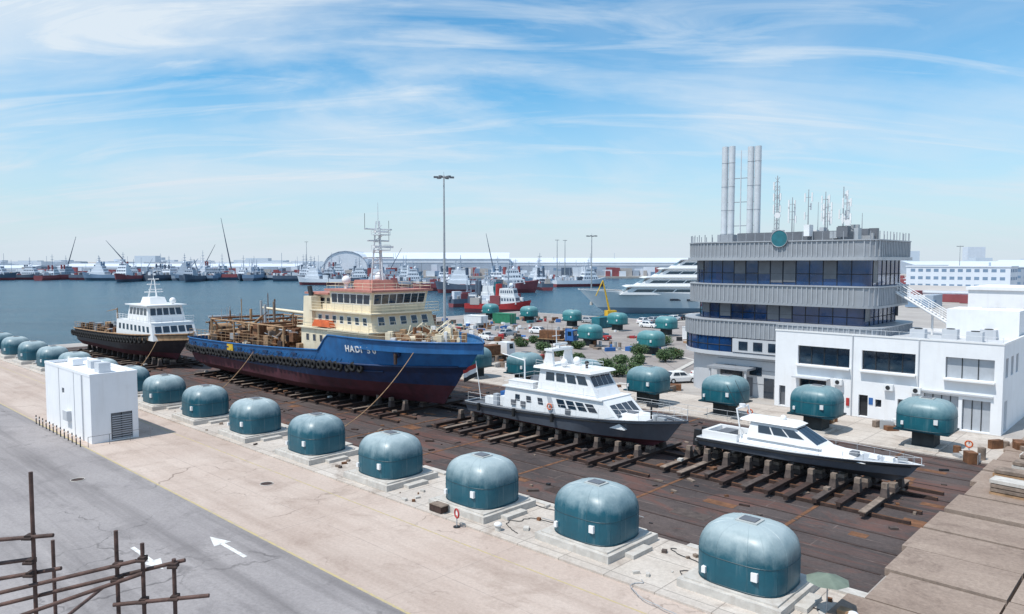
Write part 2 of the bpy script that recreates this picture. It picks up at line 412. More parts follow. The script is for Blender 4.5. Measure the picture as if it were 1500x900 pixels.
# ================================================================== DOMES
def dome_mesh(kind,fab):
    b=B(); nA=40; hx,hy=2.22,1.95
    z0=.45 if kind=='pad' else 1.6
    H=2.85 if kind=='pad' else 2.6; zv=H*.50
    prof=[(.975,0),(.995,.22),(1.0,zv*.5),(.997,zv)]
    for i in range(1,12):
        ph=R(90)*i/11; prof.append((.997*max(0,math.cos(ph))**.56, zv+(H-zv)*math.sin(ph)**.92))
    def pt(a,r,z):
        c,s_=math.cos(a),math.sin(a); e=2/3.2
        return Vector((hx*r*math.copysign(abs(c)**e,c), hy*r*math.copysign(abs(s_)**e,s_), z0+z))
    vs=[pt(2*math.pi*i/nA,r,z) for r,z in prof for i in range(nA)]
    fs=[(j*nA+i,j*nA+(i+1)%nA,(j+1)*nA+(i+1)%nA,(j+1)*nA+i) for j in range(len(prof)-1) for i in range(nA)]
    b.add(vs,fs,fab,True)
    for i in range(16):
        a=2*math.pi*(i+.5)/16
        b.line([pt(a,r*.998,z) for r,z in prof[:-1]],.012,fab,4)
    for zz,rr,m_ in ((zv*.95,.996,'dome_base'),(.10,.99,'dome_base')):
        pts=[pt(2*math.pi*i/nA,rr,zz) for i in range(nA+1)]; b.line(pts,.024,m_,4)
    b.box(-.55,.55,-.45,.45,z0+H-.05,z0+H+.05,'dome_cap'); b.box(-.4,.4,-.32,.32,z0+H+.05,z0+H+.1,'panel_dgrey')
    b.box(1.0,1.3,-hy*1.0-.03,-hy*.9,z0+.75,z0+1.15,'white_clean'); b.box(-1.5,-1.3,-hy*1.0-.02,-hy*.9,z0+.45,z0+.75,'white_clean')
    if kind=='pad':
        b.box(-2.6,2.6,-2.35,2.35,0,.40,'concrete_pad'); b.box(-2.35,2.35,-2.1,2.1,.40,.49,'concrete_pad')
        b.box(2.6,3.2,-.9,.9,0,.22,'concrete_pad')
    else:
        b.box(-2.1,2.1,-1.8,1.8,z0-.1,z0+.04,'dome_base')
        b.box(-.85,.85,-1.0,1.0,.0,z0-.1,'pedestal'); b.box(-1.3,1.3,-1.4,1.4,0,.2,'concrete_pad')
    return b.mesh('winch_dome_'+kind)
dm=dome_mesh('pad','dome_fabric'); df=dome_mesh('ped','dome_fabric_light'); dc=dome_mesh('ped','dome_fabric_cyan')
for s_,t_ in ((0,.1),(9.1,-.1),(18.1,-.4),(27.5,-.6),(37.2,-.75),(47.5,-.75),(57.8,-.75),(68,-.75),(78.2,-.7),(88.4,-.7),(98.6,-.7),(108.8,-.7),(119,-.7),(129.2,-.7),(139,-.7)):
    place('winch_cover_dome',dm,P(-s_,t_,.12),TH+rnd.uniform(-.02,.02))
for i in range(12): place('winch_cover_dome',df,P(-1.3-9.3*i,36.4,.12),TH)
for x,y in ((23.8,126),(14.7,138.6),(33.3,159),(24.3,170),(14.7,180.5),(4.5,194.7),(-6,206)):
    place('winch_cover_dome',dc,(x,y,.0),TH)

# ================================================================== BLUE SUPPLY SHIP
def supply_ship():
    b=B()
    def sheer(u):
        z=5.3+1.0*min(1,u/.64)**2
        if u>.64: z+=1.75*min(1,(u-.64)/.03)
        return z-(.25*(u-.7) if u>.7 else 0)
    def belt(u): return 4.3+.75*min(1,u/.64)**2+(1.1*(u-.64) if u>.64 else 0)
    lv=[(1.15,.35,3,48.2,.80,1.5),(1.25,4.7,2.5,48.6,.55,1.4),(2.1,5.8,1.2,49.2,.58,1.6),(3.3,6.0,.3,50.3,.60,1.9),
        (lambda u:belt(u)-.75,6.05,0,51.4,.62,2.2),(belt,6.1,0,52.4,.64,2.5),(sheer,6.25,0,54.4,.66,3.1)]
    h=Hull(lv,.9,.05)
    h.build(b,['antifoul','antifoul','antifoul','hull_navy','hull_navy','hull_blue'],60,'rust',1.1,'hull_blue',deckz=lambda u: sheer(u)-1.1)
    for side in (-1,1):
        b.line([h.pt(5,u/60,side)+Vector((0,side*.06,0)) for u in range(0,60)],.13,'hull_navy',6)
        b.line([h.pt(6,u/80,side) for u in range(0,81)],.10,'hull_blue',6)
        b.line([h.pt(4,u/60,side)+Vector((0,side*.06,0)) for u in range(0,52)],.12,'hull_navy',6)
        for i in range(46):
            u=.01+i*.0175+rnd.uniform(-.003,.003)
            p=h.pt(5,u,side); p2=h.pt(4,u,side); q=p.lerp(p2,.55+rnd.uniform(-.12,.12))+Vector((0,side*.28,0))
            b.torus(q,.36,.18,(rnd.uniform(-.15,.15),1,0),'rubber',12,5)
            b.cyl(q+Vector((0,0,.4)),p+Vector((0,side*.1,.5)),.025,None,'dark',4)
    for i in range(9):
        u=.06+i*.062; p=h.pt(6,u,-1); p2=h.pt(5,u,-1); q=p.lerp(p2,.5)
        b.cbox(q+Vector((0,-.06,0)),(1.1,.08,.2),'hull_navy')
    b.cbox((14,-6.2,4.95),(1.6,.14,.9),'yellow',0)
    for s_ in (-1,1):
        p=h.pt(6,.87,s_).lerp(h.pt(5,.87,s_),.45); b.cyl(p+Vector((0,s_*-.2,0)),p+Vector((.1,s_*.2,-.15)),.4,None,'hull_navy',10)
        b.cbox(p+Vector((.1,s_*.3,-.6)),(.3,.22,1.1),'rust_dark')
    b.box(.6,1.6,-2.2,-2.0,1.2,3.2,'antifoul'); b.box(.6,1.6,2.0,2.2,1.2,3.2,'antifoul')
    H_=b.build('hull',(0,0,0))
    c=B()
    q=c.frus(29,42.8,-4.8,4.8,5.2,8.4,'cream',.8,0,0)
    c.wins(q['-y'],8,.55,.78,'glass',.05,.9,.6,'cream')
    c.box(28.5,42.6,-5.1,5.1,8.4,8.55,'cream'); c.rail([(28.5,5.0,8.55),(28.5,-5.0,8.55),(42.5,-5.0,8.55),(42.5,5.0,8.55)],1.,'cream',1.5,3,.025)
    q=c.frus(31,42.2,-4.3,4.3,8.55,10.4,'cream',.5,0,.1)
    c.wins(q['-y'],7,.35,.75,'glass',.04,.96,.55,'white'); c.wins(q['+x'],5,.35,.8,'glass',.06,.94,.5,'white')
    c.box(30.6,42.5,-4.7,4.7,10.4,10.52,'cream'); c.rail([(30.6,4.6,10.52),(30.6,-4.6,10.52),(42.4,-4.6,10.52),(42.4,4.6,10.52)],.95,'cream',1.5,3,.025)
    q=c.frus(33.5,41,-3.7,3.7,10.52,12.7,'cream',-.5,0,-.15)
    c.wins(q['-y'],6,.40,.86,'glass',.04,.97,.14,'white'); c.wins(q['+x'],7,.40,.88,'glass',.04,.96,.12,'white')
    c.box(33,42,-4.2,4.2,12.7,12.92,'terracotta')
    c.rail([(33.2,4.0,12.92),(33.2,-4.0,12.92),(41.8,-4.0,12.92),(41.8,4.0,12.92),(33.2,4.0,12.92)],.7,'cream',1.6,2,.025)
    c.frus(35,39,-1.9,1.9,12.92,13.9,'terracotta',.3,.3,.2)
    q=c.frus(28.4,33.4,-3.2,3.2,10.52,12.2,'cream',0,.3,.1); c.wins(q['-y'],3,.4,.75,'glass',.1,.9,.4); c.box(28.0,33.0,-3.7,3.7,12.2,12.42,'terracotta')
    for s_ in (-1,1):
        c.frus(29.2,31.2,s_*4-.7,s_*4+.7,8.55,12.0,'cream',.3,.1,.1); c.cyl((30,s_*4,11.8),(29.6,s_*4,13.1),.28,None,'dark')
        c.frus(31.8,35.4,s_*4.75-.4,s_*4.75+.4,8.7,9.4,'orange',.3,.3,.15)
    for x,y in ((46,-2),(46,2)):
        c.cyl((x,y-.8,7.8),(x,y+.8,7.8),.5,None,'cream',12); c.cyl((x,y-.9,7.8),(x,y-.8,7.8),.7,None,'tan_gear',12); c.cyl((x,y+.8,7.8),(x,y+.9,7.8),.7,None,'tan_gear',12)
        c.box(x-.9,x+.9,y-1.1,y+1.1,6.6,7.3,'cream')
    for i in range(80):
        x=rnd.uniform(43.2,50.6); w_=4.2*(1-((x-38)/15)**2.6); y=rnd.uniform(-w_,w_)
        c.cbox((x,y,7.2+rnd.uniform(.1,1.2)),(rnd.uniform(.15,.8),rnd.uniform(.15,.8),rnd.uniform(.4,1.6)),rnd.choice(['cream','cream','tan_gear','white','rust']),rnd.uniform(0,1))
    for i in range(12):
        x=rnd.uniform(43.4,50); c.cyl((x,rnd.uniform(-3,3),7),(x+rnd.uniform(-.3,.3),rnd.uniform(-3,3),rnd.uniform(8.6,9.8)),.06,None,'cream',5)
    for sd_ in (-1,1):
        c.rail([h.pt(6,u,sd_)+Vector((0,-sd_*.2,0)) for u in (.67,.72,.77,.82,.87,.91,.95,.975)],.75,'cream',1.9,2,.018)
    for x,y in ((37,-.7),(37,.7),(38.4,0)): c.cyl((x,y,12.9),(37.5+(x-37.5)*.25,y*.25,20.5),.12,.07,'steel_pale')
    for z in (14.5,15.8,17,18.2,19.4):
        k=1-(z-13)/10; c.cyl((37,-.7*k,z),(37,.7*k,z),.05,None,'steel_pale',5); c.cyl((37,-.7*k,z),(38.2,0,z+.6),.05,None,'steel_pale',5)
    for z,w_ in ((16.4,2.1),(18.3,1.5),(19.6,1.9)): c.cyl((37.5,-w_,z),(37.5,w_,z),.09,None,'steel_pale',6)
    for z in (17.2,18.9): c.box(37.2,38.8,-.7,.7,z,z+.08,'steel_pale'); c.rail([(37.2,-.7,z),(38.8,-.7,z),(38.8,.7,z)],.6,'steel_pale',.8,2)
    c.cbox((38.5,0,17.6),(.2,2.6,.22),'white_clean'); c.cbox((38.2,0,19.3),(.2,1.8,.2),'white_clean'); c.cyl((37.5,0,20),(37.5,0,22.6),.05,.02,'steel_pale')
    c.cyl((37.5,-1.8,19.6),(37.5,-1.8,21.3),.03,None,'dark',4); c.cyl((37.5,1.5,18.3),(37.5,1.5,20.6),.03,None,'dark',4)
    c.sphere((35,-2.6,13.9),.5,'white_clean'); c.cyl((35,-2.6,12.9),(35,-2.6,13.5),.2,None,'white'); c.sphere((34.6,2.4,14.1),.65,'white_clean')
    for x,y in ((33.6,-4),(41.3,-3.9),(40.5,3.8)): c.cyl((x,y,12.9),(x,y,15.8),.03,.015,'dark',4)
    S_=c.build('superstructure')
    d=B()
    cols=['rust','tan_gear','tan_gear','rust','rust_dark','steel','cream','tan_gear','timber','rust']
    for i in range(260):
        x=rnd.uniform(3,29.5); y=rnd.uniform(-5.3,5.3); hh=rnd.uniform(.3,1.4)*(1.5 if rnd.random()<.2 else 1); z=4.4+rnd.choice([0,0,.8,1.6,2.2])*(.4+x/30)
        d.cbox((x,y,z+hh/2),(rnd.uniform(.2,1.5),rnd.uniform(.2,1.2),hh),rnd.choice(cols),rnd.choice([0,0,rnd.uniform(0,1.5)]))
    for i in range(190):
        x=rnd.uniform(3,29); y=rnd.uniform(-5.4,5.2); z=4.8+rnd.uniform(0,3.6); L=rnd.uniform(.8,4); v=rnd.choice([(1,0,0),(0,1,0),(0,0,1),(.8,0,.4),(.6,.5,-.3)])
        d.cyl((x,y,z),Vector((x,y,z))+Vector(v)*L,rnd.choice([.04,.06,.1,.18]),None,rnd.choice(cols),7)
    for x in (7,13.5,20,26):
        for s_ in (-1,1): d.cyl((x,s_*5.4,5),(x,s_*5.4,8.3),.12,None,'tan_gear')
        d.cyl((x,-5.4,8.2),(x,5.4,8.2),.14,None,'rust')
    for s_ in (-1,1): d.cyl((7,s_*5.4,8.2),(26,s_*5.4,8.2),.10,None,'tan_gear'); d.rail([(1,s_*5.8,5.4),(24,s_*5.8,5.9)],1.1,'tan_gear',1.2)
    for x,y,r in ((5,-3,1.2),(10,2,1.4),(16,-2.5,1.3),(22,2,1.5),(24,-3,1.2)):
        d.cyl((x,y-1.2,6.6),(x,y+1.2,6.6),r*.6,None,'tan_gear',14); d.torus((x,y-1.2,6.6),r,.12,(0,1,0),'rust'); d.torus((x,y+1.2,6.6),r,.12,(0,1,0),'rust')
        d.cbox((x,y,5.4),(1.6,2.8,1.2),'rust')
    d.cyl((18,4,5),(18,4,9.0),.45,.4,'cream',10); d.cyl((18,4,8.8),(9,1,9.5),.28,.16,'cream',8); d.cyl((3,-1,5),(3.4,-1,9.5),.12,.08,'steel')
    D_=d.build('deck_gear')
    e=empty('supply_ship',P(-90,17),TH)
    for o in (H_,S_,D_): o.parent=e
    # each letter is its own flat plate laid on the curved bow plating
    u=.745
    for ch,wd in (('H',.0145),('A',.0145),('D',.0145),('I',.0085),(' ',.008),('5',.0135),('0',.0135)):
        if ch!=' ':
            cu=bpy.data.curves.new('letter','FONT'); cu.body=ch; cu.size=.95; cu.extrude=.02; cu.offset=.022; cu.materials.append(MATS['white_clean'])
            o=bpy.data.objects.new('letter',cu); bpy.context.scene.collection.objects.link(o)
            lift=.52
            a=h.pt(6,u,-1).lerp(h.pt(5,u,-1),lift); c_=h.pt(6,u+wd,-1).lerp(h.pt(5,u+wd,-1),lift)
            up=h.pt(6,u+wd/2,-1)-h.pt(5,u+wd/2,-1); X=(c_-a).normalized(); N=X.cross(up).normalized(); Y=N.cross(X)
            M=Matrix((X,Y,N)).transposed().to_4x4(); M.translation=a+N*.06
            o.parent=e; o.matrix_basis=M
        u+=wd
supply_ship()

def cradle(a0,a1,tc,hw,zk,step=2.0,near=0.,name='keel_block_cradle'):
    b=B(); a=a0
    while a<=a1:
        j=rnd.uniform(-.12,.12)
        y0=-hw-near+rnd.uniform(-.6,.6); y1=hw+rnd.uniform(-.3,.3); m=rnd.choice(['timber_dark','rust_dark','timber','timber'])
        b.box(a+j-.14,a+j+.14,y0,y1,.22,.46,'rust_dark'); b.box(a+j-.22,a+j+.22,y0,y1,.46,.52,m)
        top=zk
        b.box(a-.28,a+.28,-.4,.4,.53,top-.2,'timber_dark'); b.box(a-.23,a+.23,-.35,.35,top-.2,top+.05,'timber')
        for s_ in (-1,1):
            y=s_*hw*.42; hgt=zk+.30
            b.frus(a-.24,a+.24,y-.32,y+.32,.53,hgt-.25,'timber_dark',.06,.06,.1); b.box(a-.18,a+.18,y-.2,y+.2,hgt-.25,hgt+.1,'timber')
        if rnd.random()<.5: b.cbox((a+rnd.uniform(-.1,.1),-hw*rnd.uniform(.6,.95),.62),(.35,.45,.18),rnd.choice(['timber','concrete_pad','rust','timber_dark']),rnd.uniform(-.3,.3))
        a+=step*rnd.uniform(.92,1.08)
    for y in (-hw*.92-near*.7,-hw*.55,hw*.4,hw*.8): b.box(a0-1,a1+1,y-.13,y+.13,.03,.22,'rust_dark'); b.box(a0-1,a1+1,y-.05,y+.05,.22,.24,'rust')
    b.build(name,P(0,tc),TH)
cradle(-86,-43,17,6.0,1.15,2.3)
cradle(-37.5,-14.8,17.6,4.4,.95,2.0,1.2)
cradle(-13.6,2.2,19.8,3.9,1.05,1.65,1.5)
cradle(-128,-96,12,4.5,1.15,2.4)

# ================================================================== BLACK CREW SHIP (behind)
def crew_ship():
    b=B()
    sheer=lambda u:4.3+1.1*u*u
    lv=[(1.15,.3,2,34,.7,1.4),(1.5,3.3,1,34.6,.6,1.5),(2.3,4.,.5,35.5,.6,1.8),(3.2,4.1,0,36.5,.62,2.2),(sheer,4.3,0,38.5,.64,2.6)]
    h=Hull(lv,.9,.05); h.build(b,['antifoul','antifoul','hull_black','hull_black'],40,'rust_dark',.9,'tan_gear')
    for side in (-1,1):
        b.line([h.pt(4,u/40,side) for u in range(41)],.1,'tan_gear',5)
        for i in range(28):
            p=h.pt(4,.02+i*.03,side); b.torus(p+Vector((0,side*.25,-.8)),.38,.17,(0,1,0),'rubber',10,5)
    q=b.frus(19,34,-3.3,3.3,4.2,6.8,'white',1,0,.15); b.wins(q['-y'],8,.45,.78,'glass',.05,.95,.5)
    b.wins(q['+x'],5,.45,.8,'glass'); b.rail([(19,-3.2,6.8),(33,-3.2,6.8),(33,3.2,6.8)],.9,'white_clean',1.4)
    q=b.frus(22.5,31,-2.8,2.8,6.8,9.2,'white_clean',.7,.5,.25); b.wins(q['-y'],5,.42,.85,'glass',.05,.95,.3); b.wins(q['+x'],5,.42,.85,'glass'); b.wins(q['-x'],4,.42,.85,'glass')
    b.box(22.3,31.1,-3,3,9.2,9.35,'white_clean')
    b.frus(24,28,-1.3,1.3,9.35,10.4,'white_clean',.5,.5,.2)
    for y0 in (-.6,.6): b.cyl((25.5,y0,10.3),(26.1,y0*.3,13.2),.12,.06,'white_clean')
    b.cyl((27.4,0,10.3),(26.2,0,13.4),.1,.05,'white_clean')
    for z,w_ in ((11.2,1.4),(12.4,1.),(13.2,.8)): b.cyl((26.1,-w_,z),(26.1,w_,z),.07,None,'white_clean')
    b.cbox((26.8,0,11.6),(.2,2,.2),'white_clean'); b.cyl((26.1,0,13.2),(26.1,0,15.0),.04,.02,'white_clean')
    b.sphere((29.5,1.5,9.9),.5,'white_clean')
    for i in range(90):
        x=rnd.uniform(1.5,18.5); hgt=rnd.uniform(.4,1.6)
        b.cbox((x,rnd.uniform(-3.4,3.4),3.5+hgt/2+rnd.uniform(0,.5)),(rnd.uniform(.2,1.3),rnd.uniform(.2,1.1),hgt),rnd.choice(['rust','tan_gear','steel','rust_dark','hull_black','rust']))
    b.rail([(1,-4,4.4),(18,-4.1,4.6)],1,'tan_gear',1.3)
    b.rail([(1,4,4.4),(18,4.1,4.6)],1,'tan_gear',1.3)
    b.cyl((10,0,4),(10,0,8),.15,.1,'tan_gear'); b.cyl((10,0,7.8),(5,0,7.2),.08,.05,'tan_gear')
    b.build('crew_ship',P(-131,12.5),TH)
crew_ship()

# ================================================================== PATROL BOAT
def patrol_boat():
    b=B()
    sheer=lambda u:2.60+.95*u**1.8
    lv=[(.95,.08,.6,19.5,.55,1.2),(1.40,2.0,.4,20.3,.55,1.5),(1.62,2.45,.2,20.9,.58,1.8),(lambda u:sheer(u)-.30,2.62,0,22.2,.6,2.3),
        (lambda u:sheer(u)-.08,2.68,0,22.6,.6,2.4),(sheer,2.7,0,22.8,.62,2.5)]
    h=Hull(lv,.96,.04); h.build(b,['antifoul','antifoul','hull_grey','hull_grey','white_clean'],46,'panel_dgrey',.25,'hull_grey')
    for side in (-1,1):
        b.rail([h.pt(5,u,side)*1.0+Vector((0,-side*.1,0)) for u in (.02,.15,.3,.45,.6,.7,.78,.85,.91,.96,.995)],.85,'white_clean',1.7,2,.014)
        b.line([h.pt(3,u/46,side)+Vector((0,side*.04,0)) for u in range(46)],.06,'rubber',5)
        for u in (.1,.3,.5): b.cyl(h.pt(4,u,side)+Vector((0,side*.25,-.6)),h.pt(4,u,side)+Vector((0,side*.25,.1)),.16,None,'rubber',8)
    H_=b.build('hull'); c=B()
    q=c.frus(4.6,18.2,-2.1,2.1,2.4,4.45,'white',2.2,.3,.15)
    c.wins(q['-y'],4,.48,.80,'glass',.52,.88,.22); c.wins(q['-y'],3,.45,.72,'glass',.08,.42,.6); c.wins(q['+x'],4,.4,.82,'glass',.08,.92,.16)
    c.panel(q['-y'],.44,.485,.02,.85,'shutter')
    c.box(4.6,16.0,-2.15,2.15,4.45,4.55,'white_clean')
    c.rail([(15.6,-2.1,4.55),(4.8,-2.1,4.55),(4.8,2.1,4.55),(15.6,2.1,4.55)],.85,'white_clean',1.4,2,.016)
    q=c.frus(8.6,15.2,-1.75,1.75,4.55,6.5,'white',1.2,.2,.2)
    c.wins(q['-y'],4,.5,.86,'glass',.12,.95,.2); c.wins(q['+x'],4,.45,.86,'glass',.06,.94,.14); c.wins(q['-x'],2,.1,.85,'glass')
    c.frus(8.2,14.6,-1.85,1.85,6.5,6.7,'white_clean',.2,0,.1)
    c.rail([(8.4,-1.7,6.7),(13.4,-1.6,6.7),(13.4,1.6,6.7),(8.4,1.7,6.7)],.5,'white_clean',1.1,2,.016)
    for s_ in (-1,1): c.frus(9.0,10.2,s_*1.3-.12,s_*1.3+.12,6.7,8.1,'white_clean',.2,.35,0)
    c.box(9.2,10.1,-1.5,1.5,8.05,8.25,'white_clean'); c.cbox((9.8,0,8.6),(.2,1.8,.18),'white_clean'); c.cyl((9.6,0,8.2),(9.6,0,8.5),.15,None,'white')
    c.cyl((9.4,0,8.2),(9.3,0,10),.06,.03,'white_clean'); c.cyl((9.35,-.6,9.3),(9.35,.6,9.3),.03,None,'white_clean',5)
    for y in (-1.3,1.3,-.7): c.cyl((9.5,y,8.2),(9.4,y,10.4),.025,.012,'dark',4)
    c.sphere((11,-.9,7.1),.36,'white_clean'); c.sphere((11,.9,7.1),.36,'white_clean'); c.cyl((12.8,0,6.7),(12.8,0,7.05),.12,None,'dark'); c.sphere((12.8,0,7.15),.2,'dark')
    c.frus(16.5,19.2,-1.2,1.2,3.0,3.45,'white',.6,.1,.15); c.box(17.3,18,-.35,.35,3.45,3.55,'panel_dgrey')
    c.cyl((19.8,0,3.1),(19.8,0,3.6),.2,None,'steel'); c.cbox((20.4,0,3.3),(.7,.4,.25),'steel')
    c.cyl((19.4,0,3.2),(19.4,0,4.2),.08,None,'dark'); c.cbox((19.5,0,4.3),(1.0,.2,.25),'dark')
    for x,y,sx,sy,sz,m in ((2.2,-1,1.2,.8,.7,'white'),(2.3,1.1,1.3,.9,.9,'blue_p'),(3.8,0,.8,2.4,.9,'white'),(1.0,.2,.8,1.8,.4,'panel_dgrey'),(3.1,-1.3,.5,.5,1.1,'shutter'),(1.6,1.9,.6,.4,.8,'red')):
        c.cbox((x,y,2.35+sz/2),(sx,sy,sz),m)
    c.box(5.2,8.2,-1.9,-.8,4.55,5.1,'white'); c.frus(5.4,8.0,.7,1.8,4.55,5.2,'panel_dgrey',.4,.2,.2); c.cyl((5.5,0,4.5),(5.5,0,6.8),.09,.07,'white'); c.cyl((5.5,0,6.7),(2.6,0,7.1),.07,.05,'white')
    c.torus((10.4,-2.2,3.3),.25,.06,(0,1,0),'orange')
    for x in (6.0,7.2,12.4): c.cbox((x,-2.13,3.1),(.5,.12,.5),'panel_dgrey')
    S_=c.build('superstructure'); f=B()
    f.cyl((.4,-.8,2.5),(-.3,-.8,6.2),.04,None,'white_clean',6)
    nx,nz=12,6; vs=[]
    for i in range(nx+1):
        for j in range(nz+1):
            x=-.2-i*.16; vs.append((x, -.8+.14*math.sin(i*.8)*(i/nx)+.02*j, 6.0-j*.22-i*.07))
    for bnd,mm in ((0,'red'),(2,'white_clean'),(4,'dark')):
        f.add(vs,[(i*(nz+1)+j,(i+1)*(nz+1)+j,(i+1)*(nz+1)+j+1,i*(nz+1)+j+1) for i in range(nx) for j in (bnd,bnd+1)],mm,True)
    F_=f.build('flag')
    e=empty('patrol_boat',P(-36.2,17.6),TH)
    for o in (H_,S_,F_): o.parent=e
patrol_boat()

# ================================================================== FAST BOAT
def fast_boat():
    b=B()
    sheer=lambda u:2.25+.30*u**1.3
    lv=[(1.1,.06,.5,13.8,.35,1.2),(1.5,1.5,.2,14.6,.40,1.5),(1.62,1.75,.15,14.8,.42,1.7),(lambda u:sheer(u)-.25,1.86,0,15.3,.45,2.0),
        (lambda u:sheer(u)-.06,1.9,0,15.55,.45,2.08),(sheer,1.9,0,15.7,.47,2.1)]
    h=Hull(lv,.97,.04); h.build(b,['hull_grey_dark','hull_grey_dark','hull_grey','hull_grey_dark','white_clean'],44,'shutter',.06,'white_clean')
    for side in (-1,1):
        b.line([h.pt(3,u/44,side)+Vector((0,side*.03,0)) for u in range(44)],.05,'rubber',5)
        b.rail([h.pt(5,u,side)+Vector((0,-side*.12,0)) for u in (.5,.6,.7,.78,.85,.91,.96,.99)],.45,'steel_pale',1.1,1,.014)
    H_=b.build('hull'); c=B()
    c.frus(3.2,12.4,-1.25,1.25,2.25,2.75,'white_clean',3.0,.1,.35)
    q=c.frus(3.8,9.4,-1.2,1.2,2.7,3.95,'white_clean',2.2,.25,.35)
    c.wins(q['-y'],3,.38,.80,'glass',.16,.93,.12); c.wins(q['+x'],3,.16,.86,'glass',.06,.94,.08)
    c.frus(3.2,7.6,-1.1,1.1,3.95,4.12,'white_clean',.5,.1,.15)
    c.box(0.3,3.2,-1.5,-1.2,2.2,2.75,'white_clean'); c.box(0.3,3.2,1.2,1.5,2.2,2.75,'white_clean'); c.box(.3,.6,-1.2,1.2,2.2,2.75,'white_clean')
    c.box(1.2,2.2,-.8,.8,2.22,2.7,'panel_dgrey'); c.box(-.5,.1,-1.2,1.2,1.7,1.85,'panel_dgrey')
    for s_ in (-1,1): c.cyl((3.4,s_*1.15,2.7),(2.9,s_*.95,4.7),.06,None,'white_clean')
    c.cyl((2.9,-.95,4.7),(2.9,.95,4.7),.07,None,'white_clean'); c.cyl((2.9,0,4.7),(2.9,0,4.95),.25,None,'white_clean',12)
    c.cyl((2.9,-.7,4.7),(1.9,-.7,6.4),.02,None,'dark',4); c.cyl((2.9,.7,4.7),(1.9,.7,6.6),.02,None,'dark',4)
    for x in (11.3,12.6,13.6): c.frus(x-.3,x+.3,-.3,.3,2.45,2.7,'panel_dgrey' if x<12 else 'white',.05,.05,.05)
    c.cbox((14.4,0,2.7),(.6,.25,.15),'steel'); c.sphere((6.0,.4,4.25),.22,'white_clean')
    for y in (-.6,.6): c.frus(-.9,-.2,y-.2,y+.2,1.2,2.5,'dark',.1,.1,.03)
    S_=c.build('cabin')
    e=empty('fast_patrol_launch',P(-13.1,20.2),TH); H_.parent=e; S_.parent=e
fast_boat()

# ================================================================== SMALL WHITE BUILDING (left)
def kiosk():
    e=empty('substation_building',P(-54.8,-12.2),TH)
    b=B(); L=13.2; W=3.9; H=5.9
    wall(b,(-L,0,0),(1,0,0),L,H,[(5.2,5.9,3.6,4.1,'panel_dgrey',1)],'white_wall',.1); wall(b,(0,0,0),(0,1,0),W,H,[(1.6,3.4,.1,2.5,'panel_dgrey',2)],'white_wall',.15)
    wall(b,(0,W,0),(-1,0,0),L,H,[],'white_wall'); wall(b,(-L,W,0),(0,-1,0),W,H,[],'white_wall')
    b.build('walls',parent=e)
    b=B(); b.box(-L+.01,-.01,.01,W-.01,H-.25,H-.05,'white_wall')
    for x0,x1,y0,y1 in ((-L-.03,.03,-.03,.15),(-L-.03,.03,W-.15,W+.03),(-L-.03,-L+.15,.15,W-.15),(-.15,.03,.15,W-.15)): b.box(x0,x1,y0,y1,H,H+.25,'white_wall')
    b.cbox((-3,2,H+.4),(1.2,1,.9),'panel_lgrey'); b.cbox((-6.5,2.4,H+.3),(1.0,.9,.7),'panel_lgrey'); b.cbox((-10,1.8,H+.3),(1.6,.9,.6),'white_wall'); b.build('roof',parent=e)
    b=B()
    for i in range(11): b.box(-.02+.155,-.02+.19,1.65,3.35,.2+i*.2,.26+i*.2,'shutter')
    for x in (-4.4,-8.8): b.box(x-.03,x+.03,-.035,0,0,H,'panel_lgrey')
    b.box(-6.6,-5.4,-.4,0,1.3,2.2,'panel_lgrey'); b.cyl((-2,-.08,0),(-2,-.08,H),.05,None,'panel_lgrey',6); b.build('door_louvres',parent=e)
    b=B()
    for i in range(13):
        x=-L+.3+i*1.1; b.cyl((x,-1.0,0),(x,-1.0,.9),.05,None,'dark',8); b.cyl((x,-1,.6),(x,-1,.7),.054,None,'white_clean',8)
    b.rail([(1.0,-.6,0),(1.0,W+.6,0)],.9,'panel_dgrey',1.3,1,.025); b.build('guard_posts',parent=e)
kiosk()

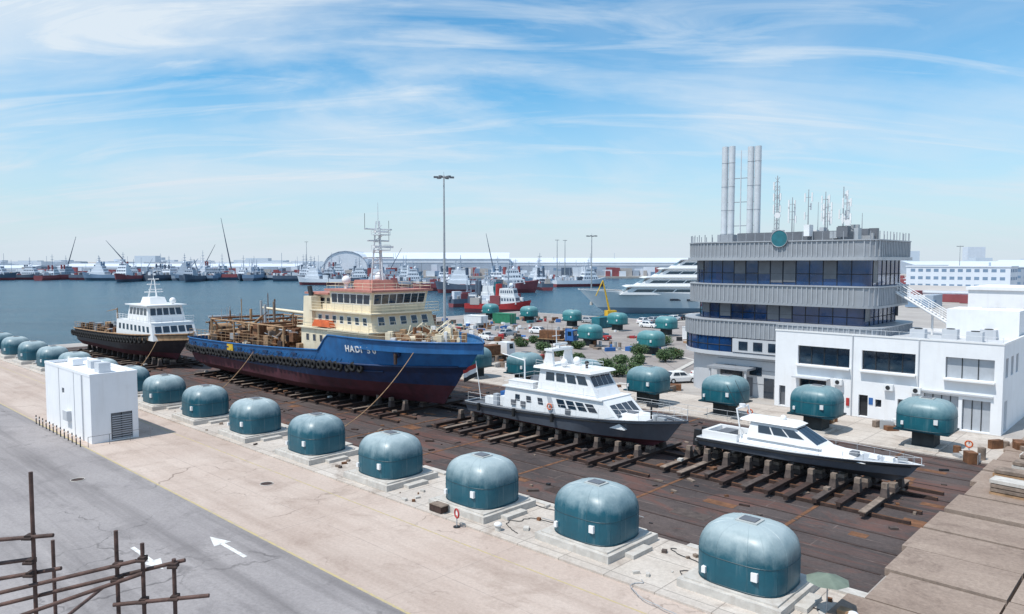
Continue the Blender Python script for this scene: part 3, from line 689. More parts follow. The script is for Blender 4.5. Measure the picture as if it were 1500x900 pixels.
# ================================================================== WHITE OFFICE BUILDING (right)
def office():
    e=empty('white_office_building',P(-18.9,46),TH); W=21.4; H=8.35; Dp=15
    ops=[(2.5,7.9,4.9,6.9,'glass',4),(9.1,14.1,4.9,6.9,'glass',4),(16.7,20.7,4.9,6.9,'shutter',3),
         (2.7,5.6,.1,3.3,'glass',3),(8.9,9.8,.1,2.3,'dark',1),(10.5,11.1,1.2,2.0,'glass',1),(12.6,13.7,.1,2.3,'panel_dgrey',2),(6.5,7.4,.1,2.3,'shutter',1),
         (14.9,17.9,.1,3.2,'shutter',4),(18.2,20.5,.1,3.0,'shutter',3),(.5,1.2,.1,2.3,'panel_dgrey',1)]
    b=B(); wall(b,(0,0,0),(1,0,0),W,H,ops,'white_wall',.4)
    wall(b,(W,0,0),(0,1,0),Dp,H,[(1.0,2.2,5.2,7,'glass',1),(3.5,4.7,5.2,7,'glass',1),(1.0,2.4,.1,3,'shutter',2),(6,7.2,5.2,7,'glass',1)],'white_wall',.3)
    wall(b,(W,Dp,0),(-1,0,0),W,H,[],'white_wall'); wall(b,(0,Dp,0),(0,-1,0),Dp,H,[],'white_wall'); b.build('walls',parent=e)
    b=B(); b.box(0.02,W-.02,.02,Dp-.02,H-.5,H-.35,'panel_lgrey')
    b.box(-.05,W+.05,-.06,.2,H,H+.16,'white_clean'); b.box(W-.2,W+.05,.2,Dp,H,H+.16,'white_clean')
    b.rail([(0,.1,H+.16),(W-.1,.1,H+.16)],.5,'steel_pale',1.2,1,.02)
    for x,y in ((13,5),(15.5,7),(18,5.5),(18.5,9)): b.cbox((x,y,H+.1),(1.4,1.0,1.1),'panel_lgrey'); b.cyl((x,y,H+.65),(x,y,H+.72),.4,None,'dark',12)
    b.box(14.5,21,9.5,14.8,H-.35,H+2.6,'white_wall'); b.build('roof',parent=e)
    b=B(); b.box(2.4,8.0,-.5,0,4.72,4.86,'white_clean'); b.box(9.0,14.2,-.5,0,4.72,4.86,'white_clean'); b.box(16.6,20.8,-.5,0,4.72,4.86,'white_clean')
    b.box(2.3,6,-1.1,0,3.5,3.62,'panel_lgrey'); b.box(14.7,20.7,-.25,0,3.4,3.55,'panel_lgrey')
    for x in (8.2,14.4): b.cyl((x,-.08,0),(x,-.08,H),.06,None,'panel_lgrey',6)
    for x in (6.9,11.8,14.3): b.cbox((x,-.3,3.4),(.9,.4,.6),'white'); b.cyl((x,-.51,3.4),(x,-.53,3.4),.22,None,'dark',10)
    b.box(9.9,10.3,-.05,0,1.4,2.1,'blue_p'); b.box(7.7,8.0,-.12,0,1,1.8,'red'); b.build('fittings',parent=e)
office()

# ================================================================== TOWER
def outline(x0,x1,y0,y1,rl,rr,n=14):
    pts=[]
    def arc(cx,cy,r,a0,a1,k):
        for i in range(k+1):
            a=R(a0+(a1-a0)*i/k); pts.append((cx+r*math.cos(a),cy+r*math.sin(a)))
    arc(x1-rr,y0+rr,rr,-90,0,5); arc(x1-rr,y1-rr,rr,0,90,5); arc(x0+rl,y1-rl,rl,90,180,n); arc(x0+rl,y0+rl,rl,180,270,n)
    return pts
def walk(poly, step):
    n=len(poly); out=[]; acc=0
    for i in range(n):
        a=Vector((*poly[i],0)); c=Vector((*poly[(i+1)%n],0)); L=(c-a).length
        if L<1e-6: continue
        d=step-acc
        while d<=L:
            out.append((a.lerp(c,d/L),math.atan2((c-a).y,(c-a).x))); d+=step
        acc=L-(d-step)
    return out
def tower():
    e=empty('control_tower_building',P(0,0),TH)
    x0,x1,y0,y1=-33,-10,49,61
    gl=B(); wl=B(); rb=B(); sl=B(); cu=B()
    O=lambda g,rl=5.6,rr=1.2: outline(x0-g,x1+g,y0-g,y1+g,rl+g,rr+g)
    wl.prism(O(0),0.,4.75,'panel_lgrey',smooth=False)
    gl.prism(O(.9),5.2,7.0,'glass_blue')
    rb.prism(O(1.0),4.75,5.2,'panel_lgrey')
    rb.prism(O(1.05),7.0,8.9,'panel_grey'); sl.prism(O(1.2),8.9,9.02,'panel_rib')
    gl.prism(O(-.7),9.02,11.0,'glass_blue')
    rb.prism(O(.6),11.0,11.25,'panel_grey'); rb.prism(O(.5),11.25,13.2,'panel_grey'); sl.prism(O(.65),13.2,13.32,'panel_rib')
    gl.prism(O(-.3),13.32,16.1,'glass_blue')
    rb.prism(O(.9),16.1,16.45,'panel_rib'); rb.prism(O(.6),16.45,18.2,'panel_grey'); sl.prism(O(.75),18.2,18.32,'panel_rib')
    for g_,z0,z1,st in ((1.09,7.05,8.9,.55),(.54,11.3,13.2,.55),(.64,16.5,18.2,.55)):
        for p,a in walk(O(g_),st): rb.cbox((p.x,p.y,(z0+z1)/2),(.12,.10,z1-z0),'panel_rib',a)
    for p,a in walk(O(.55),1.1): rb.cbox((p.x,p.y,18.75),(.07,.07,.9),'panel_grey',a)
    for g_,z0,z1,st in ((.93,5.25,7.0,1.6),(-.67,9.05,11.,1.5),(-.27,13.35,16.1,1.5)):
        for k,(p,a) in enumerate(walk(O(g_),st)):
            gl.cbox((p.x,p.y,(z0+z1)/2),(.06,.06,z1-z0),'dark',a)
            if rnd.random()<.22:
                hh=rnd.uniform(.3,.9)*(z1-z0); d=Vector((math.cos(a),math.sin(a),0))
                q=p-d*st*.5; cu.cbox((q.x,q.y,z1-hh/2-.05),(st*.9,.05,hh),'panel_dgrey',a)
    for g_,z in ((-.27,14.6),(-.67,9.9),(.93,6.0)):
        P_=O(g_); n=len(P_)
        for i in range(n):
            a,c=P_[i],P_[(i+1)%n]; gl.cyl((a[0],a[1],z),(c[0],c[1],z),.035,None,'dark',4,False)
    for x in (-26.5,-23.3): wl.box(x,x+1.5,48.94,49.0,2.6,3.6,'glass')
    wl.box(-25,-19,47.9,48.06,5.3,6.9,'panel_lgrey')
    for x in (-24.2,-22.4,-20.6): wl.box(x,x+1.1,47.85,47.9,5.6,6.6,'glass')
    for z in (1.6,3.2,4.3): wl.box(-27.4,-18.95,48.97,49,z,z+.04,'panel_dgrey')
    wl.box(-27.6,-22.5,46.6,49,3.3,3.55,'panel_grey')
    for x in (-27.3,-22.8): wl.cyl((x,46.9,0),(x,46.9,3.3),.14,None,'panel_lgrey',10)
    wl.box(-27,-24.2,48.9,49,0.1,3.2,'glass'); wl.box(-23.8,-22.9,48.92,49,.1,2.3,'panel_dgrey'); wl.box(-21.5,-20.3,48.92,49,.1,2.4,'glass')
    gl.build('glazing',parent=e); wl.build('ground_storey',parent=e); rb.build('balcony_panels',parent=e); sl.build('slab_edges',parent=e); cu.build('blinds',parent=e)
    r=B()
    r.prism(outline(-27,-14,51.5,58.5,1.5,1),18.2,19.4,'panel_dgrey')
    for k,(x,y) in enumerate(((-30.0,55),(-29.1,55.1),(-26.7,55.4),(-25.8,55.5))):
        r.cyl((x,y,18),(x,y,30.6-.25*(k>1)),.40,.40,'steel_pale',14)
        for z in (19.5,22.5,25.5,28.5): r.torus((x,y,z),.41,.025,(0,0,1),'panel_grey',12,4)
    r.box(-30.6,-28.5,54.4,55.7,18.3,19.4,'panel_grey'); r.box(-27.3,-25.2,54.8,56.1,18.3,19.4,'panel_grey')
    r.cyl((-27.9,55.2,18),(-27.9,55.2,30),.10,.06,'steel_pale',6)
    for z in (20.5,23.5,26.5): r.cyl((-30.,55,z),(-25.8,55.5,z),.05,None,'panel_grey',5)
    for x,y,h,rr in ((-22.6,54,8.0,.12),(-24.0,52,3.6,.06),(-20.3,53,5.2,.09),(-19.2,55,6.2,.09),(-18.2,52.5,4.2,.07),(-17.2,55,5.8,.09),(-16.2,53,4.6,.08),(-15.0,54.5,6.2,.1),(-14.1,53,5.0,.08),(-21.3,56,3.2,.06),(-13.4,56,3.2,.06),(-18.8,57,4.8,.05)):
        r.cyl((x,y,18),(x,y,18.3+h),rr,rr*.5,'steel',6)
        if rr>.07:
            for z in (.5,.68,.85):
                zz=18.3+h*z
                for dx,dy in ((.5,-.2),(-.5,.2),(.1,.5)):
                    if rnd.random()<.75:
                        r.cyl((x,y,zz),(x+dx,y+dy,zz),.03,None,'steel',4); r.cbox((x+dx,y+dy,zz),(.16,.12,rnd.uniform(.7,1.2)),'white_clean')
            if rnd.random()<.5: r.cyl((x+.3,y-.4,18.3+h*.4),(x+.35,y-.65,18.3+h*.4),.35,None,'white_clean',12)
    for z in range(0,8): r.cyl((-22.9,54,18.4+z),(-22.3,54,19.1+z),.03,None,'steel',4); r.cyl((-22.3,54,18.4+z),(-22.9,54,19.1+z),.03,None,'steel',4)
    r.cyl((-22.9,54,18),(-22.9,54,25),.04,None,'steel',4); r.cyl((-22.3,54,18),(-22.3,54,25),.04,None,'steel',4)
    for i in range(26): r.cbox((rnd.uniform(-24,-12),rnd.uniform(50,57),18.7+rnd.uniform(0,.8)),(rnd.uniform(.4,1.3),rnd.uniform(.4,1.2),rnd.uniform(.6,1.6)),rnd.choice(['panel_lgrey','steel','panel_dgrey','white']))
    r.cyl((-19.7,48.3,18.55),(-19.7,48.15,18.55),.95,None,'teal_p',24); r.torus((-19.7,48.15,18.55),.95,.05,(0,1,0),'panel_grey',24,5)
    r.build('roof_plant',parent=e)
    s=B(); A=Vector((-9.5,56,12.6)); C=Vector((-2.5,56.6,8.2)); n=20
    for off in (-.6,.6):
        s.cyl(A+Vector((0,off,0)),C+Vector((0,off,0)),.14,None,'white_clean',6); s.cyl(A+Vector((0,off,1.1)),C+Vector((0,off,1.1)),.06,None,'white_clean',6)
        s.cyl(A+Vector((0,off,.6)),C+Vector((0,off,.6)),.04,None,'white_clean',6)
    for i in range(n):
        p=A.lerp(C,(i+.5)/n); s.cbox(p,(.34,1.2,.05),'panel_lgrey')
        if i%3==0:
            for off in (-.6,.6): s.cyl(p+Vector((0,off,0)),p+Vector((0,off,1.1)),.04,None,'white_clean',5)
    s.box(-11,-9.3,55.2,57.2,12.5,12.65,'panel_lgrey'); s.cyl((-6,56.6,8),(-6,56.6,10.4),.12,None,'white_clean'); s.build('roof_stair',parent=e)
tower()

def simple_building(name, x,y,w,d,h,m='far_white',win='far_blue',rz=TH,rows=2,cols=8,roof=None):
    e=empty(name,(x,y,0),rz); b=B(); q=b.frus(-w/2,w/2,-d/2,d/2,0,h,m); b.build('walls',parent=e)
    c=B()
    for r_ in range(rows):
        v0=(r_+.35)/rows; v1=(r_+.75)/rows
        c.wins(q['-y'],cols,v0,v1,win,.03,.97,.4); c.wins(q['+x'],max(2,int(cols*d/w)),v0,v1,win,.03,.97,.4)
    c.build('windows',parent=e)
    t=B(); t.box(-w/2-.3,w/2+.3,-d/2-.3,d/2+.3,h,h+.5,roof or m); t.cbox((w*.2,0,h+1.2),(w*.15,d*.3,1.6),m); t.build('roof',parent=e)
simple_building('white_workshop_building',92,118,30,16,11.3,'white_wall','glass',TH,1,5,'white_wall')
simple_building('white_annex_building',104,98,16,14,12.6,'white_wall','glass',TH,2,4,'white_wall')
simple_building('apartment_block',200,330,40,16,13.5,'far_white','far_blue',TH,4,12)
simple_building('port_office_building',330,480,70,30,12,'far_grey','far_blue',0,3,14,'far_roof')
def warehouse(name,x,y,w,d,h,rz=0.,wm='far_grey',rm='far_roof',arch=False):
    e=empty(name,(x,y,0),rz); b=B(); n=10 if arch else 2
    prof=[(-d/2,0),(-d/2,h*.35 if arch else h*.72)]
    if arch: prof+= [(-d/2*math.cos(math.pi*i/n), h*.35+h*.65*math.sin(math.pi*i/n)) for i in range(1,n)]
    else: prof+=[(0,h)]
    prof+=[(d/2,h*.35 if arch else h*.72),(d/2,0)]
    k=len(prof); vs=[(-w/2,y_,z_) for y_,z_ in prof]+[(w/2,y_,z_) for y_,z_ in prof]
    b.add(vs,[tuple(range(k))[::-1],tuple(range(k,2*k))],wm); b.build('gable_walls',parent=e)
    r=B()
    for i in range(k-1):
        m=wm if i in (0,k-2) else rm
        r.add([vs[i],vs[i+1],vs[k+i+1],vs[k+i]],[(0,3,2,1)],m)
    if arch:
        for xx in (-w/2-.3,w/2+.3): r.line([(xx,y_,z_+.2) for y_,z_ in prof],.5,'far_grey',5)
    r.build('roof',parent=e)
    c=B(); nd=max(3,int(w/22))
    for i in range(nd):
        ww=w/nd*rnd.uniform(.15,.4); x0=-w/2+w*(i+rnd.uniform(.1,.5))/nd; c.box(x0,x0+ww,-d/2-.3,-d/2,0,h*rnd.uniform(.3,.5),rnd.choice(['far_blue','far_roof','far_grey']))
    c.box(-w/2,w/2,-d/2-.25,-d/2,h*.55,h*.62,'far_white'); c.build('doors',parent=e)
warehouse('warehouse',-88,860,170,60,26); warehouse('warehouse',120,900,260,70,20); warehouse('warehouse',-420,960,300,70,13)
warehouse('warehouse',-700,930,220,60,11); warehouse('arched_hangar',-182,840,60,48,27,R(90),'far_white','far_roof',True)
warehouse('warehouse',520,700,180,60,15,TH); warehouse('warehouse',420,520,120,40,10,TH); warehouse('warehouse',300,360,70,26,8,TH,'far_white','far_tan')
warehouse('warehouse',900,1100,300,90,18,TH); warehouse('warehouse',180,300,40,20,6,TH,'far_white','far_tan'); warehouse('warehouse',620,950,240,60,16,0)
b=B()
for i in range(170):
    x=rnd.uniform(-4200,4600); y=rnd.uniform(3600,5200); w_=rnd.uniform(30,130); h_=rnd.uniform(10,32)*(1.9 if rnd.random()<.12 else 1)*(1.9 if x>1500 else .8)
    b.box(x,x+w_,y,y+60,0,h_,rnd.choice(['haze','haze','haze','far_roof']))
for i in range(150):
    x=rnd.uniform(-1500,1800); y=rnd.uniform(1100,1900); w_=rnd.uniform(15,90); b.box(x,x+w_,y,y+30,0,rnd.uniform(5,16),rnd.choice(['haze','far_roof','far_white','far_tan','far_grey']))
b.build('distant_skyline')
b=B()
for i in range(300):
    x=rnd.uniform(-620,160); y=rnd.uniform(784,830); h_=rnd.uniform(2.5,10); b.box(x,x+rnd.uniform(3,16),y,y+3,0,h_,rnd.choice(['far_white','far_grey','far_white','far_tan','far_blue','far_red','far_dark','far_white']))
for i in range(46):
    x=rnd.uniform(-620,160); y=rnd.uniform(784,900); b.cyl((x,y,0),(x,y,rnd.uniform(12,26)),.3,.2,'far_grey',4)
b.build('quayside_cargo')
b=B()
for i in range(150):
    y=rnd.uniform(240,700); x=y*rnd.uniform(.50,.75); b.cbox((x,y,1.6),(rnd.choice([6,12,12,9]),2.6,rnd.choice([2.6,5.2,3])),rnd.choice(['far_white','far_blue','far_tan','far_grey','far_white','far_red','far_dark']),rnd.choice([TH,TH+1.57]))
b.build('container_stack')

# ================================================================== MASTS
def lightmast(x,y,h,r=.32):
    b=B(); b.cyl((0,0,0),(0,0,h),r,r*.45,'steel',12); b.cyl((0,0,0),(0,0,1.2),r*2,r*1.6,'concrete_pad',10)
    b.torus((0,0,h-.3),1.1,.09,(0,0,1),'steel',14,5)
    for i in range(6):
        a=i*math.pi/3+.2; b.cyl((0,0,h-.3),(1.1*math.cos(a),1.1*math.sin(a),h-.3),.06,None,'steel',5); b.cbox((1.6*math.cos(a),1.6*math.sin(a),h-.35),(.9,.5,.35),'panel_dgrey',a)
    b.cyl((0,0,h),(0,0,h+.7),.04,None,'steel',5); b.build('light_mast',(x,y,0))
lightmast(-13.7,150,33.2); lightmast(29,270,25.5,.3); lightmast(290,480,26); lightmast(50,700,36,.5); lightmast(42,690,36,.5); lightmast(-230,830,38,.5)

# ================================================================== FAR VESSELS
def vessel(name,x,y,L,hull,sup,rz=0.,mh=14,crane=None,tiers=3,fwd=.65,z=-2.,low=None):
    b=B(); W=L*.11; fb=L*.085+1.2
    lv=[(0,W*.8,0,L*.95,.6,1.6),(fb*.45,W,0,L*.97,.65,2),(lambda u:fb+fb*.45*max(0,(u-.55)/.45)**1.5,W,0,L,.68,2.4)]
    h=Hull(lv,.9,.05); h.build(b,[low or 'far_red',hull,hull],16,'far_tan',.8,hull)
    zz=fb; x0=L*(fwd-.14); x1=L*(fwd+.16); w_=W*.9
    for t in range(tiers):
        q=b.frus(x0,x1,-w_,w_,zz,zz+2.7,sup,.5,.2,.1); b.wins(q['-y'],6,.4,.75,'far_dark',.05,.95,.4); b.wins(q['+x'],4,.4,.8,'far_dark'); b.wins(q['-x'],4,.4,.8,'far_dark')
        zz+=2.7; x0+=L*.03; x1-=L*.035; w_*=.86
    b.cyl((x0+2,0,zz),(x0+2,0,zz+mh),.35,.15,'far_grey',6)
    for k in (.3,.55,.8): b.cyl((x0+2,-2.2+k,zz+mh*k),(x0+2,2.2-k,zz+mh*k),.16,None,'far_grey',4)
    for k in (.35,.6): b.cyl((x0+.4,0,zz+mh*k),(x0+3.6,0,zz+mh*k),.16,None,'far_grey',4)
    b.cyl((x0-1.5,-W*.4,zz-4),(x0-1.5,-W*.4,zz+1.5),.9,.8,hull,8); b.cyl((x0-1.5,W*.4,zz-4),(x0-1.5,W*.4,zz+1.5),.9,.8,hull,8)
    b.cyl((x0+4,1,zz),(x0+4,1,zz+mh*.5),.12,None,'far_white',4); b.sphere((x0+3.5,-1,zz+1),.9,'far_white',8,6)
    for i in range(22):
        s_=rnd.uniform(1,3.4); b.cbox((rnd.uniform(L*.05,L*.5),rnd.uniform(-W*.7,W*.7),fb+s_/2-.4),(rnd.uniform(.6,4),rnd.uniform(.6,3),s_),rnd.choice(['far_tan','far_white','far_grey','far_red','far_dark',sup]))
    for i in range(3): xx=rnd.uniform(L*.08,L*.5); b.cyl((xx,0,fb),(xx+rnd.uniform(-1,1),0,fb+rnd.uniform(4,9)),.2,.1,'far_grey',4)
    if crane:
        cx=L*.25; b.cyl((cx,0,fb-1),(cx,0,fb+7),.9,.7,'far_grey',8); b.cyl((cx,0,fb+6),(cx+crane[0],0,fb+6+crane[1]),.6,.3,'far_grey',6)
    b.build(name,(x,y,z),rz)
hl=['far_dark','far_blue','far_red','far_dark','far_blue','far_grey','far_dark','far_white']
vessel('cargo_ship',-520,700,48,'far_dark','far_white',R(8),9); vessel('offshore_vessel',-442,690,40,'far_red','far_white',R(95),12); vessel('offshore_vessel',-452,708,44,'far_red','far_grey',R(70),10)
vessel('offshore_vessel',-425,715,46,'far_dark','far_white',R(-8),9); vessel('tugboat',-385,705,34,'far_dark','far_white',R(20),8); vessel('offshore_vessel',-500,722,44,'far_dark','far_white',R(5),9)
xx=-368; i=0
while xx<-140:
    vessel(rnd.choice(['offshore_vessel','tugboat','supply_vessel']),xx,rnd.uniform(670,735),rnd.uniform(38,54),hl[i%8],rnd.choice(['far_white','far_white','far_grey','far_white']),R(rnd.choice([80,95,-85,10,170,100,0,178])),rnd.uniform(7,14),None if i%4 else (8,9),rnd.choice([2,3,4]),low='far_dark'); xx+=rnd.uniform(8,13); i+=1
for px,y,L,hc,rz in ((-125,560,40,'far_white',170),(-150,600,40,'far_dark',5),(-112,600,40,'far_white',5),(-96,540,36,'far_white',10),(-70,520,38,'far_blue',175),(-60,450,40,'far_red',12),(-30,420,46,'far_red',8),(-2,418,42,'far_dark',176),(22,455,36,'far_dark',100),(-15,470,48,'far_blue',80),(5,480,44,'far_red',95),(-48,500,44,'far_dark',90),(30,520,40,'far_white',20),(48,560,44,'far_blue',170)):
    vessel('offshore_vessel',px,y,L,hc,'far_white',R(rz),rnd.uniform(6,11),None,3)
vessel('tugboat',-16,262,24,'red','white',R(-20),7,None,2); vessel('tugboat',4,282,22,'teal_p','white',R(150),6,None,2); vessel('tugboat',-24,290,24,'far_dark','white',R(30),6,None,2)
def yacht():
    b=B(); L=84
    lv=[(0,4.5,4,L*.88,.5,1.5),(2,6.,1,L*.92,.52,1.8),(lambda u:6.4+2.2*u**2,7.0,0,L,.55,2.2)]
    h=Hull(lv,.9,.05); h.build(b,['far_grey','white_clean'],30,'tan_gear',.5,'white_clean')
    for u in (.35,.42,.49,.56,.63): 
        for s_ in (-1,1):
            p=h.pt(2,u,s_).lerp(h.pt(1,u,s_),.45); b.cbox(p+Vector((0,s_*.06,0)),(3.6,.2,.7),'glass',s_*.03)
    z=6.6; x0,x1,w_=5,70,6.4
    for t in range(5):
        q=b.frus(x0,x1,-w_,w_,z,z+2.6,'white_clean',4.5,.5,.2); b.wins(q['-y'],8,.35,.70,'glass',.04,.92,.08); b.wins(q['+y'],8,.35,.70,'glass',.04,.92,.08); b.wins(q['+x'],4,.3,.8,'glass')
        b.frus(x0-3,x1-2,-w_-.5,w_+.5,z+2.6,z+3.05,'white_clean',1.5,.2,0); z+=3.05; x0+=3.5; x1-=6 if t<3 else 8; w_-=.6
    b.frus(26,34,-2.4,2.4,z,z+1.8,'white_clean',2,1,.4); b.sphere((37,1.5,z+1.0),1.4,'white_clean'); b.sphere((22,-2,z+1.0),1.4,'white_clean'); b.cyl((30,0,z+1.4),(29,0,z+6),.4,.18,'white_clean'); b.cyl((29.5,-2,z+3),(29.5,2,z+3),.18,None,'white_clean')
    b.build('motor_yacht',(107,256,-2),R(178))
yacht()
def crane(x,y,h,dx,dz):
    b=B(); b.box(-5,5,-3,3,0,2.4,'far_dark'); b.box(-3,4,-2.4,2.4,2.4,6.4,'far_grey')
    p=Vector((2,0,5)); q=Vector((dx,0,h))
    for o in ((0,.6,0),(0,-.6,0),(.8,0,.8)): b.cyl(p+Vector(o),q,.3,.2,'far_dark',5)
    for i in range(12): b.cyl(p.lerp(q,i/12)+Vector((0,.5,0)),p.lerp(q,(i+1)/12)+Vector((0,-.5,0)),.12,None,'far_dark',4)
    b.build('mobile_crane',(x,y,0))
crane(-478,790,42,14,0); crane(-405,788,38,-26,0); crane(-302,792,62,-8,0); crane(-22,800,46,-6,0); crane(-135,800,30,16,0); crane(-338,800,34,18,0)

# ================================================================== YARD DETAILS
def bush(x,y,r,h):
    b=B(); vs=[]; fs=[]
    lobes=[(rnd.uniform(-.5,.5)*r,rnd.uniform(-.5,.5)*r,h*rnd.uniform(.4,.7),rnd.uniform(.45,.7)*r) for _ in range(7)]
    for i in range(1500):
        cx,cy,cz,cr=rnd.choice(lobes); v=Vector((rnd.gauss(0,1),rnd.gauss(0,1),rnd.gauss(0,1))).normalized()*cr*rnd.uniform(.6,1.08)
        p=Vector((cx,cy,cz))+Vector((v.x,v.y,v.z*h/r*.6))
        if p.z<.1: continue
        s_=rnd.uniform(.08,.17); a=Vector((rnd.gauss(0,1),rnd.gauss(0,1),rnd.gauss(0,1))).normalized(); c=a.orthogonal().normalized()
        k=len(vs); vs+= [p-a*s_,p+c*s_*.6,p+a*s_,p-c*s_*.6]; fs.append((k,k+1,k+2,k+3))
    b.add(vs,fs,'leaf')
    for i in range(5): b.cyl((0,0,0),(rnd.uniform(-.5,.5)*r,rnd.uniform(-.5,.5)*r,h*.6),.06,.02,'timber_dark',5)
    b.build('shrub',(x,y,0))
for x,y,r,h in ((14.5,101,1.5,2.1),(16.8,98.5,1.4,1.8),(13.2,107,1.6,2.1),(16.3,111,1.5,2.0),(21.3,122,1.7,2.3),(24.3,116,1.6,2.2),(26.5,120,1.5,2.0),(5.6,128,1.6,2.2),(8.2,123,1.4,1.8),(-1.5,131,1.4,1.8),(1.8,137,1.5,2),(10.5,117,1.2,1.6),(29,141,1.6,2.2),(12,133,1.3,1.8),(4,143,1.4,1.8),(17.5,104,1.2,1.7),(9.8,111,1.3,1.7),(19.5,114,1.2,1.6)):
    bush(x,y,r,h)
def car(x,y,rz,m='white_clean',kind='car'):
    b=B()
    for s_ in (-1,1):
        for xx in (-1.4,1.4): b.cyl((xx,s_*.68,.34),(xx,s_*.9,.34),.34,None,'rubber',14); b.cyl((xx,s_*.89,.34),(xx,s_*.92,.34),.18,None,'steel_pale',10)
    b.frus(-2.25,2.25,-.88,.88,.28,.78,m,-.02,-.02,-.02); b.frus(-2.25,2.25,-.89,.89,.78,.98,m,.12,.08,.06)
    if kind=='car': q=b.frus(-1.75,1.15,-.82,.82,.97,1.5,m,.75,.45,.16)
    else: q=b.frus(-.3,1.25,-.82,.82,.97,1.62,m,.55,.1,.12); b.box(-2.15,-.4,-.82,.82,.98,1.2,m); b.box(-2.05,-.5,-.72,.72,1.18,1.205,'dark')
    b.wins(q['-y'],2,.15,.85,'glass',.1,.88,.1); b.wins(q['+y'],2,.15,.85,'glass',.12,.9,.1); b.wins(q['+x'],1,.08,.9,'glass',.03,.97,.04); b.wins(q['-x'],1,.1,.88,'glass',.05,.95,.05)
    for s_ in (-1,1): b.cbox((2.24,s_*.62,.7),(.08,.34,.16),'white_clean'); b.cbox((-2.25,s_*.66,.75),(.08,.3,.16),'red')
    b.cbox((2.26,0,.5),(.06,1.1,.16),'dark'); b.build('parked_car' if kind=='car' else 'pickup_truck',(x,y,.012),rz)
car(22.2,97,R(15)); car(11,150,R(30),'white_clean','pick'); car(-1,158,R(50),'steel'); car(6,163,R(-40)); car(27,101,R(20),'white_clean'); car(-5,150,R(120),'white_clean','pick'); car(18,150,TH,'red'); car(33,178,TH,'white_clean'); car(20,192,TH,'steel'); car(57,78,TH,'white_clean','pick')
for i in range(11): car(36+i*3.2-2,190+i*2.9,TH+1.57,rnd.choice(['white_clean','steel','dark','white_clean']))
def truck(x,y,rz,m):
    b=B()
    for s_ in (-1,1):
        for xx in (-3,-1.9,2.6): b.cyl((xx,s_*.85,.5),(xx,s_*1.15,.5),.5,None,'rubber',14)
    b.box(-4,3.6,-.9,.9,.7,.95,'dark'); q=b.frus(1.9,3.7,-1.15,1.15,.9,2.9,m,.25,0,.05); b.wins(q['+x'],1,.5,.9,'glass'); b.wins(q['-y'],1,.5,.88,'glass',.3,.85)
    b.box(-4,1.6,-1.2,1.2,.96,1.1,'tan_gear'); b.cbox((-1.5,0,1.9),(4.4,2.1,1.5),'rust'); b.build('flatbed_truck',(x,y,.012),rz)
truck(-3,118,R(40),'white'); truck(9,142,R(-30),'blue_p')
def crate_pile(x,y,n,r,name='equipment_pile',cols=('rust','tan_gear','steel','blue_p','white','dark','timber','red','teal_p','timber','concrete_pad')):
    b=B()
    for i in range(n):
        s_=rnd.uniform(.3,1.2); p=(rnd.gauss(0,r),rnd.gauss(0,r*.6),s_*.4)
        if rnd.random()<.7: b.cbox(p,(rnd.uniform(.4,2.0),rnd.uniform(.3,1.2),s_*.8),rnd.choice(cols),rnd.uniform(0,3))
        else: b.cyl((p[0],p[1],.0),(p[0],p[1],s_),.3,None,rnd.choice(['steel','rust','steel','white','timber']),10)
    b.build(name,(x,y,.01),TH)
for x,y,n,r in ((-7,121,34,3.4),(0,113,30,3.5),(3,150,30,3),(-12,135,34,4),(5,108,20,3),(22,133,30,4),(-2,175,34,6),(-15,170,32,5),(10,200,40,8),(28,150,26,4),(-20,160,30,5),(15,165,26,5),(9,88,10,1.6),(18,91,14,2),(2,123,24,4),(-10,185,40,8)): crate_pile(x,y,n,r)
def container(x,y,rz,m,L=6.1):
    b=B(); b.box(-L/2,L/2,-1.2,1.2,.1,2.6,m); n=int(L/.3)
    for i in range(n):
        xx=-L/2+.15+i*.3
        for s_ in (-1,1): b.box(xx-.07,xx+.07,min(s_*1.2,s_*1.24),max(s_*1.2,s_*1.24),.25,2.45,m)
    for z in (.1,2.5):
        for s_ in (-1,1): b.box(-L/2-.02,L/2+.02,s_*1.22-.06,s_*1.22+.06,z,z+.14,m)
    for s_ in (-.6,.6): b.cyl((L/2+.04,s_,.2),(L/2+.04,s_,2.5),.03,None,'steel',5)
    b.build('shipping_container',(x,y,.01),rz)
container(-16,128,TH,'blue_p'); container(-9,183,TH,'white'); container(22,178,TH+1.57,'teal_p'); container(38,150,TH,'white'); container(-22,185,TH,'rust'); container(-2,190,TH,'green')
b=B(); b.prism([(10,96),(18,94),(30,118),(28,124),(12,140),(-4,146),(-6,130),(8,112)],0,.14,'concrete_pad'); b.prism([(10.6,96.8),(17.6,95),(29.2,118.2),(27.4,123.2),(11.6,139),(-3.2,144.8),(-5,130.6),(8.8,112.4)],.141,.16,'m_yard'); b.build('planted_median')
b=B(); b.box(-3,3,-1.3,1.3,.6,1.6,'yellow'); b.box(-1,1.6,-1,1,1.6,3.2,'yellow'); b.cyl((0,0,3),(-2,0,11),.28,.16,'yellow',6); b.cyl((-2,0,11),(-4,0,7),.16,.12,'yellow',6)
for s_ in (-1,1):
    for x in (-2,0,2): b.cyl((x,s_*1.1,.5),(x,s_*1.4,.5),.5,None,'rubber',12)
b.build('mobile_crane',(25.5,193,0),R(20))

